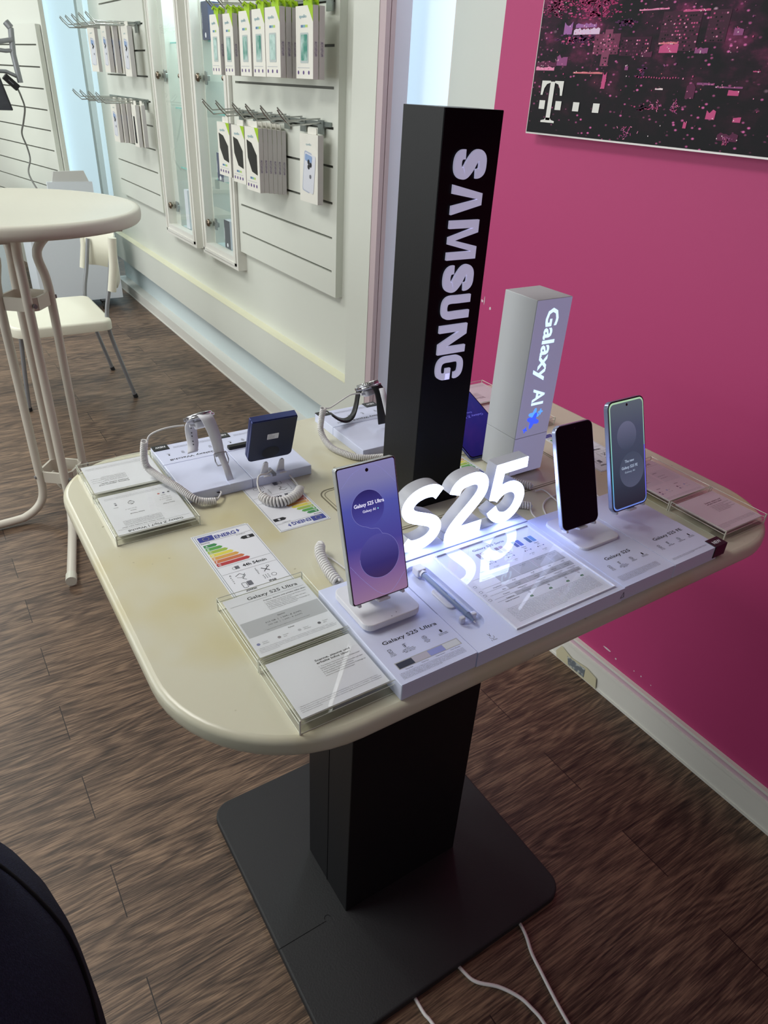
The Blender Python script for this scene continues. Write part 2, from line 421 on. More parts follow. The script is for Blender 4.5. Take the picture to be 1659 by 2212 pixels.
WORLD = {}
_g = {}
def glyphs(t, bold=0.0):
    """flat polygons of a text, cap height 1, lower left corner at 0,0"""
    key = (t, bold)
    if key in _g: return _g[key]
    cu = bpy.data.curves.new('t', 'FONT'); cu.body = t; cu.resolution_u = 2; cu.offset = bold; cu.fill_mode = 'FRONT'
    ob = bpy.data.objects.new('t', cu); me = ob.to_mesh()
    c = 1 / 0.729
    vs = [(v.co.x * c, v.co.y * c) for v in me.vertices]; fs = [tuple(p.vertices) for p in me.polygons]
    # keep faces looking up
    fs2 = []
    for f in fs:
        a = 0
        for i in range(len(f)):
            p, q = vs[f[i]], vs[f[(i + 1) % len(f)]]; a += p[0] * q[1] - p[1] * q[0]
        fs2.append(f if a >= 0 else tuple(reversed(f)))
    ob.to_mesh_clear(); bpy.data.objects.remove(ob); bpy.data.curves.remove(cu)
    x0 = min((v[0] for v in vs), default=0); x1 = max((v[0] for v in vs), default=1)
    vs = [(v[0] - x0, v[1]) for v in vs]
    _g[key] = (vs, fs2, x1 - x0, 0)
    return _g[key]

def tag(o, label=None, cat=None, group=None, kind=None):
    if label: o['label'] = label
    if cat: o['category'] = cat
    if group: o['group'] = group
    if kind: o['kind'] = kind
    return o
def thing(name, loc, label, cat, group=None, rz=0.0):
    o = bpy.data.objects.new(name, None); o.empty_display_size = 0.05; COL.objects.link(o)
    o.location = loc; o.rotation_euler = (0, 0, rz)
    WORLD[o.name] = Matrix.Translation(loc) @ Matrix.Rotation(rz, 4, 'Z')
    return tag(o, label, cat, group)
def dup(root, dloc, label=None, group=None, keep=None):
    r = root.copy(); COL.objects.link(r); r.location = Vector(root.location) + Vector(dloc)
    if label: r['label'] = label
    if group: r['group'] = group
    for ch in list(root.children):
        if keep and ch.name.split('.')[0] not in keep: continue
        c = ch.copy(); COL.objects.link(c); c.parent = r; c.matrix_parent_inverse = WORLD[root.name].inverted()
        for g_ in ch.children:
            d = g_.copy(); COL.objects.link(d); d.parent = c
    return r
def frame2(origin, u, v):
    """matrix taking (x,y,z) to origin + x*u + y*v + z*(u x v)"""
    u = Vector(u).normalized(); v = Vector(v).normalized(); w = u.cross(v)
    return Matrix(((u.x, v.x, w.x, origin[0]), (u.y, v.y, w.y, origin[1]), (u.z, v.z, w.z, origin[2]), (0, 0, 0, 1)))
MM = Matrix.Diagonal((0.001, 0.001, 0.001, 1))
NEAR = lambda x, y, z: frame2((x, y, z), (1, 0, 0), (0, 1, 0)) @ MM      # mm sheet read from the near side
FAR = lambda x, y, z: frame2((x, y, z), (-1, 0, 0), (0, -1, 0)) @ MM     # mm sheet read from the far side

def coil(mb, path, R, r, pitch, m, seg=9, n=5):
    P = catmull(path, 12); L = [0]
    for a, b in zip(P[:-1], P[1:]): L.append(L[-1] + (b - a).length)
    tot = L[-1]; turns = tot / pitch; N = max(8, int(turns * seg)); out = []; prev = Vector((0, 0, 1)); j = 0
    for i in range(N + 1):
        s_ = tot * i / N
        while j < len(L) - 2 and L[j + 1] < s_: j += 1
        t = (s_ - L[j]) / max(1e-9, L[j + 1] - L[j]); p = P[j].lerp(P[j + 1], t)
        d = (P[j + 1] - P[j]).normalized()
        prev = (prev - d * prev.dot(d)); prev = prev.normalized() if prev.length > 1e-6 else Vector((1, 0, 0))
        b = d.cross(prev); a = 2 * pi * s_ / pitch
        out.append(p + prev * R * cos(a) + b * R * sin(a))
    mb.tube(out, r, m, n)

# ------------------------------------------------------------------ the room
def struct(mb, name, parent=None):
    o = mb.build(name, parent)
    if not parent: o['kind'] = 'structure'
    return o
b = MB(); b.box(-3.2, 2.2, -2.0, 9.6, -0.05, 0, floor_mat()); struct(b, 'floor')
b = MB(); b.box(-3.2, 2.2, -2.0, 9.6, 3.0, 3.05, wall_white); struct(b, 'ceiling')
XW = 1.45
b = MB(); b.box(XW, 1.75, -2.0, 1.69, 0, 3.0, pinkwall())
# chipped paint above the baseboard and two screw marks by the niche
chip = M('chipped_plaster', (225, 205, 215), 0.7)
for (y, z, w, h) in ((1.02, .150, .030, .008), (.90, .150, .034, .008), (.865, .140, .007, .007), (.80, .147, .004, .005), (.775, .147, .005, .006), (.74, .143, .004, .004), (1.64, .985, .010, .010), (1.60, .972, .010, .012), (1.63, .99, .004, .03)):
    pts = [(y + w / 2 * cos(a) * random.uniform(.7, 1.1), z + h / 2 * sin(a) * random.uniform(.7, 1.1)) for a in [2 * pi * i / 9 for i in range(9)]]
    b.add([(XW - 0.0006, p[0], p[1]) for p in pts], [tuple(range(9))], chip)
struct(b, 'wall_right')
# recess between the magenta wall and the white wall, with a backlit blind
b = MB()
b.box(1.62, 1.75, 1.69, 2.12, 0, 3.0, M('pale_green_white_paint', (214, 222, 216), 0.5)); b.box(1.62, 1.75, 2.12, 2.5, 0, 0.3, trim_white)
struct(b, 'wall_recess')
b = MB(); b.box(1.625, 1.64, 2.128, 2.50, 0.3, 2.95, glow); b.box(1.622, 1.64, 2.120, 2.128, 0.3, 2.95, trim_white)
struct(b, 'window_1')
b = MB(); b.box(1.4905, 1.553, 2.265, 2.46, 0, 3.0, lav); struct(b, 'trim_1')
b = MB(); b.box(1.452, 1.4695, 2.262, 2.30, 0, 3.0, bounce_trim); b.box(1.4725, 1.49, 2.262, 2.30, 0, 3.0, bounce_trim); b.box(1.4695, 1.4725, 2.266, 2.30, 0, 3.0, bounce_trim)
struct(b, 'trim_2')
# white fitted wall: column, recessed display zone with openings, box-out below, kick zone
HY = [(3.66, 4.03), (4.28, 4.62)]; HZ = (0.715, 2.3); XR = 1.50
b = MB()
b.box(XW, 1.552, 2.30, 2.46, 0.0, 3.0, wall_white); b.box(1.552, 1.80, 2.50, 2.56, 0.0, 3.0, wall_white)
struct(b, 'wall_column')
b = MB()
ys = [2.46, HY[0][0], HY[0][1], HY[1][0], HY[1][1], 6.25]
for a, c in ((ys[0], ys[1]), (ys[2], ys[3]), (ys[4], ys[5])): b.box(XR, 1.82, a, c, 0.434, 3.0, wall_white)
for a, c in HY:
    b.box(XR, 1.82, a, c, 0.434, HZ[0], wall_white); b.box(XR, 1.82, a, c, HZ[1], 3.0, wall_white)
b.box(XR + .26, 1.82, 3.4, 4.8, HZ[0], HZ[1], show_in)
struct(b, 'wall_display')
b = MB()
b.box(XW, 1.80, 2.46, 6.25, 0.249, 0.434, wall_white)
b.box(XW + 0.06, 1.80, 2.46, 6.25, 0.0, 0.249, kick)
struct(b, 'wall_white')
b = MB(); b.prism([(XW - .001, 2.46), (XR, 2.46), (XR, 6.25), (XW - .001, 6.25)], 0.434, 0.4365, M('lit_sill_top', (232, 231, 205), 0.4)); struct(b, 'trim_3')  # ledge top, its lit highlight put into the pale yellow colour
b = MB(); b.box(XW - .012, XW + .06, 2.30, 6.25, 0, 0.072, trim_white); b.box(XW - .015, XW, 2.30, 6.25, 0, 0.008, trim_white); struct(b, 'baseboard_white')
b = MB()
b.box(XW - .013, XW, -2.0, 1.69, 0, 0.078, trim_white); b.box(XW - .016, XW - .013, -2.0, 1.69, 0, 0.008, trim_white)
b.box(XW - .016, XW, -2.0, 1.69, 0.078, 0.088, trim_white); b.box(XW - .010, XW, -2.0, 1.69, 0.088, 0.104, M('rosy_plastic', (205, 175, 190), 0.5))
b.box(XW - .013, XW, -2.0, 1.69, 0.104, 0.112, trim_white)
struct(b, 'baseboard_right')
# far recess with daylight blinds and the angled wall
b = MB(); b.box(1.85, 1.9, 6.25, 9.6, 0, 3.0, glow); b.box(1.80, 1.85, 7.9, 8.0, 0, 3.0, trim_white); b.box(1.50, 1.9, 9.5, 9.6, 0, 3.0, glow); struct(b, 'window_2')
b = MB(); b.T = frame2((1.14, 6.13, 0), (-0.189, 0.982, 0), (0, 0, 1))   # x along the wall, y up, z towards... the shop
b.box(-0.02, 3.3, 0, 3.0, 0.0, 0.03, wall_white)
struct(b, 'wall_far_right')
b = MB(); b.box(-3.2, 1.3, 9.55, 9.6, 0, 3.0, wall_white); struct(b, 'wall_far')

# ------------------------------------------------------------------ things on the white wall
def slatwall(y0, y1, z0, z1, slots, label, x=XR, T=None, w0=None):
    t = thing('slatwall_panel', (x, (y0 + y1) / 2, z0) if T is None else T @ Vector(((y0 + y1) / 2, z0, 0)), label, 'slatwall')
    th = 0.032; m = 0.035; g = 0.009
    b = MB()
    # built with x along the wall, y up, z out of the wall
    b.T = T if T is not None else frame2((x, 0, 0), (0, 1, 0), (0, 0, 1)) @ Matrix.Scale(1, 4)
    out = -1 if T is None else -1
    def bx(a, c, d, e, f0, f1, mm):
        lo, hi = sorted((out * f0, out * f1))
        b.box(a, c, d, e, lo, hi, mm)
    b0 = b
    bx(y0, y0 + m, z0, z1, 0, th, panel_white); bx(y1 - m, y1, z0, z1, 0, th, panel_white)
    zs = [z0] + list(slots) + [z1]
    for i in range(len(zs) - 1):
        lo = zs[i] + (g / 2 if i else 0); hi = zs[i + 1] - (g / 2 if i < len(zs) - 2 else 0)
        bx(y0 + m, y1 - m, lo, hi, 0.012, th, panel_white)
    bx(y0 + m, y1 - m, z0, z1, 0, 0.012, M('slot_shadow_laminate', (120, 120, 114), 0.6))
    b.build('board', t)
    return t
# frame2((x,0,0),(0,1,0),(0,0,1)) -> third axis = +x ; 'out' = -1 points into the shop
s1 = slatwall(2.585, 3.59, 0.765, 2.35, [0.865 + .131 * k for k in range(11)], 'white slatwall panel nearest the black pillar, with green-tabbed accessory boxes')
s2 = slatwall(4.86, 5.86, 0.765, 2.35, [0.865 + .131 * k for k in range(11)], 'white slatwall panel beyond the two glass showcases, with plain white boxes')
s3 = slatwall(0.0, 1.9, 0.55, 1.786, [0.62 + .131 * k for k in range(9)], 'empty white slatwall panel at the far left behind the round table', T=frame2((1.135, 6.13, 0), (-0.189, 0.982, 0), (0, 0, 1)))

def showcase(y0, y1, z0, label):
    t = thing('glass_showcase', (XR, (y0 + y1) / 2, z0), label, 'showcase')
    z1 = 2.35; fw = 0.062
    b = MB(); xa, xb = XW - 0.005, XR
    for a, c, d, e in ((y0, y1, z0, z0 + fw), (y0, y1, z1 - fw, z1), (y0, y0 + fw, z0 + fw, z1 - fw), (y1 - fw, y1, z0 + fw, z1 - fw)):
        b.box(xa + .006, xb, a, c, d, e, trim_white)
    for a, c, d, e in ((y0 + .02, y1 - .02, z0 + .02, z0 + .034), (y0 + .02, y0 + .034, z0 + .02, z1 - .02), (y1 - .034, y1 - .02, z0 + .02, z1 - .02)):
        b.box(xa, xa + .007, a, c, d, e, trim_white)
    b.build('door_frame', t)
    b = MB(); b.box(XR - .022, XR - .018, y0 + fw, y1 - fw, z0 + fw, z1 - fw, glass); b.build('glass_pane', t)
    b = MB(); b.box(1.51, 1.752, y0 + fw - .02, y1 - fw + .02, z0 + fw - .02, z0 + fw, show_in)
    b.box(1.51, 1.752, y0 + fw - .03, y0 + fw - .01, z0 + fw, HZ[1], show_in); b.box(1.51, 1.752, y1 - fw + .01, y1 - fw + .03, z0 + fw, HZ[1], show_in)
    b.box(1.752, 1.757, y0 + fw - .02, y1 - fw + .02, z0 + fw, HZ[1], show_in)
    for zz in (0.86, 0.99, 1.12, 1.25, 1.44, 1.50, 1.60, 1.76):
        b.cyl((1.60, y1 - fw + .0105, zz), (1.60, y1 - fw + .004, zz), .004, zinc, 8)
    b.build('cabinet_interior', t)
    b = MB(); b.box(1.515, 1.53, y0 + fw - .009, y0 + fw - .003, z0 + fw, HZ[1], led); b.build('led_strip', t)
    for zz in (1.055, 1.37, 1.685, 2.0):
        b = MB(); b.box(1.535, 1.745, y0 + fw - .008, y1 - fw + .008, zz, zz + .006, glass)
        b.box(1.530, 1.535, y0 + fw - .008, y1 - fw + .008, zz, zz + .007, glass_edge)
        s_ = b.build('glass_shelf', t)
        b = MB(); b.cyl((1.57, y1 - fw + .008, zz - .006), (1.57, y1 - fw - .012, zz - .006), .006, zinc, 8); b.build('shelf_pin', s_)
    for zz in (0.835, 1.53):
        b = MB(); yk = y1 - fw - .012
        b.lathe([(0, .012), (.009, .011), (.014, .006), (.014, 0), (.006, -.004), (.006, -.012)], (0, 0, 0), dchrome, 16)
        b2 = MB(); b2.T = frame2((XR - .030, yk, zz), (0, 1, 0), (0, 0, 1)); b2.T = b2.T @ Matrix.Rotation(pi, 4, 'X')
        b2.lathe([(0, .014), (.014, .013), (.020, .007), (.020, 0), (.009, -.004), (.006, -.012)], (0, 0, 0), dchrome, 16)
        b2.T = frame2((XR - .014, yk - .055, zz), (0, 1, 0), (0, 0, 1))
        k_ = b2.mi(zinc)
        b2.rbox(-.015, .015, -.030, .030, 0, .006, zinc, .006, .001); b2.rbox(-.035, .035, -.012, .012, -.002, .010, zinc, .005, .001)
        b2.build('hinge', t)
        if zz > 1:
            b3 = MB(); b3.T = frame2((XR - .030, y0 + fw + .02, zz + .002), (0, 1, 0), (0, 0, 1)) @ Matrix.Rotation(pi, 4, 'X')
            b3.lathe([(0, .018), (.008, .017), (.016, .004), (.018, 0), (.018, -.012)], (0, 0, 0), dchrome, 16)
            b3.build('knob', t)
    return t
showcase(3.595, 4.11, 0.665, 'tall backlit glass showcase beside the nearer slatwall, with navy boxes inside')
showcase(4.22, 4.77, 0.665, 'tall backlit glass showcase beside the farther slatwall, nearly empty')

def carton(name, loc, sx, sy, sz, front, side, label, cat='box', group=None, dark=True):
    """small upright product carton standing on a shelf; its printed face looks into the shop"""
    t = MB(); x, y, z = loc
    t.box(x, x + sx, y - sy / 2, y + sy / 2, z, z + sz, side)
    T = frame2((x - .0006, y + sy / 2, z), (0, -1, 0), (0, 0, 1)); t.T = T
    # local: x from left edge, y up ; third axis = -x (towards the shop)
    t.flat([(0.0, 0), (sy, 0), (sy, sz), (0.0, sz)], 0, front)
    if dark:
        t.T = frame2((x - .0012, y + sy * .5, z + sz * .5), (0, 0, -1), (0, -1, 0))
        t.text('SAMSUNG', 0, -sy * .08, sy * .2, paper, align='C', fit=sz * .42)
        t.T = T; t.disc(sy * .5, sz * .12, sy * .13, 0.0012, paper)
    return tag(t.build(name), label, cat, group)
wt = M('carton_white', (222, 226, 236), .5)
carton('phone_carton', (1.505, 3.985, 1.692), .06, .085, .155, navy, navy, 'dark blue carton on the upper glass shelf of the nearer showcase')
carton('phone_carton', (1.505, 3.905, 1.062), .05, .085, .135, navy, wt, 'dark blue carton on the lowest glass shelf of the nearer showcase')
carton('phone_carton', (1.505, 3.86, 0.728), .05, .08, .145, M('dark_carton', (60, 64, 72), .5), wt, 'dark grey carton on the floor of the nearer showcase')
carton('phone_carton', (1.52, 3.74, 0.728), .10, .05, .20, wt, wt, 'white carton behind the dark grey carton in the nearer showcase', dark=False)
carton('phone_carton', (1.55, 3.84, 1.377), .08, .08, .17, wt, wt, 'white carton on the middle glass shelf of the nearer showcase', dark=False)
carton('phone_carton', (1.505, 4.50, 0.728), .08, .06, .22, wt, wt, 'white carton on the floor of the farther showcase', dark=False)

# hook rails and hooks
def rail(y0, y1, z, label):
    b = MB(); b.box(XR - .044, XR - .033, y0, y1, z - .008, z + .008, zinc); b.box(XR - .034, XR - .026, y0, y1, z - .003, z + .003, zinc)
    return tag(b.build('hook_rail'), label, 'rail')
rail(2.63, 3.56, 1.79, 'steel rail of the upper row of boxes on the nearer slatwall')
rail(2.63, 3.56, 1.40, 'steel rail of the lower row of boxes on the nearer slatwall')
rail(4.93, 5.80, 1.785, 'steel rail of the upper row of boxes on the farther slatwall')
rail(4.93, 5.80, 1.392, 'steel rail of the lower row of boxes on the farther slatwall')
def hook(y, z, length, label, group):
    t = thing('display_hook', (XR - .044, y, z), label, 'hook', group)
    x0 = XR - .045; b = MB()
    b.tube([(x0, y, z), (x0 - length, y, z - .012), (x0 - length - .035, y, z + .018), (x0 - length - .05, y, z + .038)], .0032, chrome, 6)
    b.tube([(x0, y + .012, z + .014), (x0 - length, y + .012, z + .004), (x0 - length - .045, y + .012, z + .045)], .0026, chrome, 6)
    b.build('hook_wire', t)
    b = MB(); b.box(x0 - .004, x0 + .002, y - .018, y + .024, z - .038, z + .01, zinc); b.build('back_plate', t)
    return t
R1Y = [3.388, 3.275, 3.08, 2.935, 2.80, 2.63]
for y, p in zip(R1Y, ('leftmost', 'second', 'third', 'fourth', 'fifth', 'rightmost')):
    hook(y, 1.788, .135, f'chrome hook, {p} in the upper row of the nearer slatwall', 'hooks of the upper row on the nearer slatwall')
R2Y = [3.465, 3.305, 3.12, 2.985, 2.84, 2.69]
for y, p in zip(R2Y, ('leftmost', 'second', 'third', 'fourth, empty,', 'fifth, empty,', 'rightmost')):
    hook(y, 1.403, .135, f'chrome hook, {p} in the lower row of the nearer slatwall', 'hooks of the lower row on the nearer slatwall')
for y, p in zip([5.66, 5.50, 5.33, 5.15, 4.98], ('leftmost', 'second', 'third', 'fourth', 'rightmost')):
    hook(y, 1.775, .23, f'chrome hook, {p} in the upper row of the farther slatwall', 'hooks of the upper row on the farther slatwall')
for y, p in zip([5.56, 5.36, 5.14, 4.96], ('leftmost', 'second', 'third', 'rightmost')):
    hook(y, 1.382, .24, f'chrome hook, {p} in the lower row of the farther slatwall', 'hooks of the lower row on the farther slatwall')

box_w = M('carton_ivory', (228, 226, 218), .55); box_s = M('carton_side_grey', (196, 192, 192), .55)
def hanging(x, y, z, w, h, d, kind, label, group, rz=0.0):
    """accessory box hanging on a hook; local X along the front (left to right), Y up, Z towards the shop"""
    t = thing('accessory_box', (x, y, z), label, 'box', group, rz)
    F = Matrix.Translation((x, y, z)) @ Matrix.Rotation(rz, 4, 'Z') @ frame2((0, 0, 0), (0, -1, 0), (0, 0, 1))
    b = MB(); b.T = F
    b.box(-w / 2, w / 2, 0, h, -d, 0, box_w)
    b.add([(w / 2 + .0003, 0, -d), (w / 2 + .0003, 0, 0), (w / 2 + .0003, h, 0), (w / 2 + .0003, h, -d)], [(0, 1, 2, 3)], box_s)
    if kind in ('glass', 'case'):
        b.T = F @ frame2((w / 2 + .0008, h * .42, -d * .5), (0, 1, 0), (0, 0, -1)); b.text('PROTECTOR', 0, -d * .22, d * .45, purple, align='C', fit=h * .2)
        b.T = F
    z0 = .0006
    if kind in ('glass', 'case'):
        b.flat([(w * .20, h), (w * .5, h * .78), (w * .5, h)], z0, green)
        b.text('spello', -w * .08, h * .84, h * .045, bluelogo, z0, align='C', fit=w * .42, bold=.02)
        for i, c in enumerate((M('print_blue', (95, 120, 165), .6), M('print_teal', (125, 175, 180), .6), M('print_lime', (180, 205, 110), .6))):
            yy = h * .71 if kind == 'glass' else h * .19
            b.flat([(-w * .2 + i * w * .13, yy), (-w * .07 + i * w * .13, yy), (-w * .07 + i * w * .13, yy + h * .035), (-w * .2 + i * w * .13, yy + h * .035)], z0, c)
        n = 3 if kind == 'glass' else 4
        for i in range(n):
            cx = -w * .36 + i * w * .72 / (n - 1) * (.86)
            b.flat(rrect(cx - w * .045, cx + w * .045, h * .06, h * .115, w * .04, 3), z0, purple)
        b.line([(-w * .4, h * .155 if kind == 'glass' else h * .15), (w * .3, h * .155 if kind == 'glass' else h * .15)], .002, z0, greyband)
    if kind == 'glass':
        b.flat(rrect(-w * .24, w * .24, h * .22, h * .64, w * .04, 3), z0, M('print_grey_phone', (185, 195, 195), .4))
        b.flat(rrect(-w * .18, w * .18, h * .255, h * .615, w * .03, 3), z0 * 2, teal)
    if kind == 'case':
        b.flat([(-w * .38, h * .80), (-w * .02, h * .76), (w * .34, h * .58), (w * .36, h * .27), (-w * .05, h * .31), (-w * .34, h * .52)][::-1], z0, M('case_window_black', (26, 24, 26), .15))
    if kind == 'phone':
        b.T = F @ Matrix.Rotation(-.14, 4, 'Z')
        b.flat(rrect(-w * .40, w * .02, h * .14, h * .74, w * .06, 3), z0, M('print_phone_pale', (176, 184, 204), .4))
        b.flat(rrect(-w * .36, w * .24, h * .16, h * .72, w * .06, 3), z0 * 2, M('print_phone_white', (214, 216, 226), .4))
        b.flat(rrect(-w * .33, w * .05, h * .60, h * .70, w * .04, 3), z0 * 3, M('print_phone_blue', (140, 165, 205), .4))
        for q in ((-.12, .60), (.0, .57), (-.10, .53)): b.disc(w * q[0], h * q[1], w * .06, z0 * 4, ink, 10)
        b.disc(w * .02, h * .40, w * .05, z0 * 4, greyink, 10)
        b.T = F; b.text('spello', 0, h * .84, h * .035, bluelogo, z0, align='C', fit=w * .3)
    b.build('carton', t)
    # hanging tab
    b = MB(); b.T = F; tm = green if kind == 'glass' else box_w
    b.rbox(-w * .18, w * .30, h - .001, h + .022, -d * .6, -d * .4, tm, .006, .0005)
    if kind == 'glass': b.tube([(w * .12, h + .012, -d), (w * .06, h + .026, 0.0), (w * .0, h + .016, .003)], .006, green, 6)
    b.build('hang_tab', t)
    return t
order = ('leftmost', 'second from left', 'third from left', 'fourth from left', 'fifth from left', 'rightmost')
G1 = 'green-tabbed boxes in the upper row'
fr = [hanging((1.318, 1.332, 1.322, 1.315, 1.310, 1.352)[i], y, 1.543, (.100, .104, .108, .113, .124, .130)[i], .214, .021, 'glass', f'lime-tabbed white box with green print, {p} front box of upper row', G1) for i, (y, p) in enumerate(zip(R1Y, order))]
for i, n in ((1, 2), (2, 1), (4, 3), (5, 1), (0, 1), (3, 1)):
    for k in range(n):
        words = ('directly behind', 'second behind', 'third behind')[k]
        dup(fr[i], (.0245 * (k + 1), 0, 0), f'lime-tabbed box seen edge-on {words} the {order[i]} front box of upper row', G1)
G2 = 'phone case boxes in the lower row'
hanging(1.36, 3.465, 1.137, .148, .222, .022, 'case', 'white phone case box with black window, leftmost in the lower row', G2)
hanging(1.352, 3.275, 1.128, .142, .23, .022, 'case', 'white phone case box with black window, second from left in the lower row', G2)
hanging(1.3765, 3.216, 1.122, .13, .236, .022, 'case', 'white phone case box half hidden behind the middle box of the lower row', G2)
mid = hanging(1.332, 3.078, 1.119, .140, .244, .0195, 'case', 'white phone case box with large black window, middle front box of the lower row', G2)
for k, wd in enumerate(('first', 'second', 'third', 'fourth', 'fifth')):
    dup(mid, (.0210 * (k + 1), 0, -.002 * k), f'grey-sided phone case box, {wd} edge-on behind the middle box of the lower row', G2)
hanging(1.404, 2.700, 1.122, .150, .242, .024, 'phone', 'white box printed with a pale phone, alone at the right of the lower row', G2)
G3 = 'plain white boxes on the farther slatwall'
hanging(1.33, 5.56, 1.53, .12, .245, .022, 'phone', 'white box tilted outwards, leftmost upper box of the farther slatwall', G3, rz=.12)
m3 = hanging(1.33, 5.25, 1.53, .12, .245, .026, 'phone', 'white box at the front of the upper middle stack, farther slatwall', G3)
for k, wd in enumerate(('first', 'second', 'third')):
    dup(m3, (.034 * (k + 1), -.03 * (k + 1), -.004 * k), f'white box edge-on, {wd} behind the upper middle stack front, farther slatwall', G3)
hanging(1.38, 4.975, 1.515, .13, .25, .026, 'phone', 'white phone case box, rightmost in the upper row of the farther slatwall', G3)
m4 = hanging(1.32, 5.20, 1.150, .13, .225, .022, 'phone', 'white box with a phone picture, leftmost of the lower row, farther slatwall', G3)
for k, wd in enumerate(('first', 'second', 'third')):
    dup(m4, (.028 * (k + 1), -.02 * (k + 1), 0), f'white box edge-on, {wd} behind the leftmost lower box, farther slatwall', G3)
b5 = hanging(1.36, 4.90, 1.145, .09, .225, .022, 'plain', 'white box with a black stripe in the lower row of the farther slatwall', G3)
b = MB(); b.T = frame2((1.3585, 4.90, 1.145), (0, -1, 0), (0, 0, 1)); b.flat([(-.018, .02), (.012, .02), (.008, .165), (-.014, .165)], .001, ink); b.build('black_stripe', b5)
dup(b5, (.03, -.02, 0), 'white box edge-on behind the black-striped box of the farther slatwall', G3, keep=('carton', 'hang_tab'))

# picture on the magenta wall
t = thing('wall_picture', (1.42, 0.7, 1.45), 'large framed photo of a magenta night city on the pink wall', 'picture')
PX = 1.415; b = MB()
b.box(PX - .001, XW - .005, -0.55, 1.5135, 1.447, 2.55, M('alu_frame', (206, 202, 200), .3, .2))
b.build('frame', t)
b = MB(); T = frame2((PX - .002, 1.5105, 1.4508), (0, -1, 0), (0, 0, 1)); bb = MB(); 
bb.add([(0, 0, 0), (2.05, 0, 0), (2.05, 1.09, 0), (0, 1.09, 0)], [(0, 1, 2, 3)], city_mat())
dark = M('print_dark', (22, 22, 28), .6, spec=.2); pk = M('print_pink', (185, 80, 135), .35); pk2 = M('print_rose', (225, 150, 195), .35); dpk = M('print_plum', (92, 40, 74), .35); hot = M('print_hot', (235, 215, 230), .35)
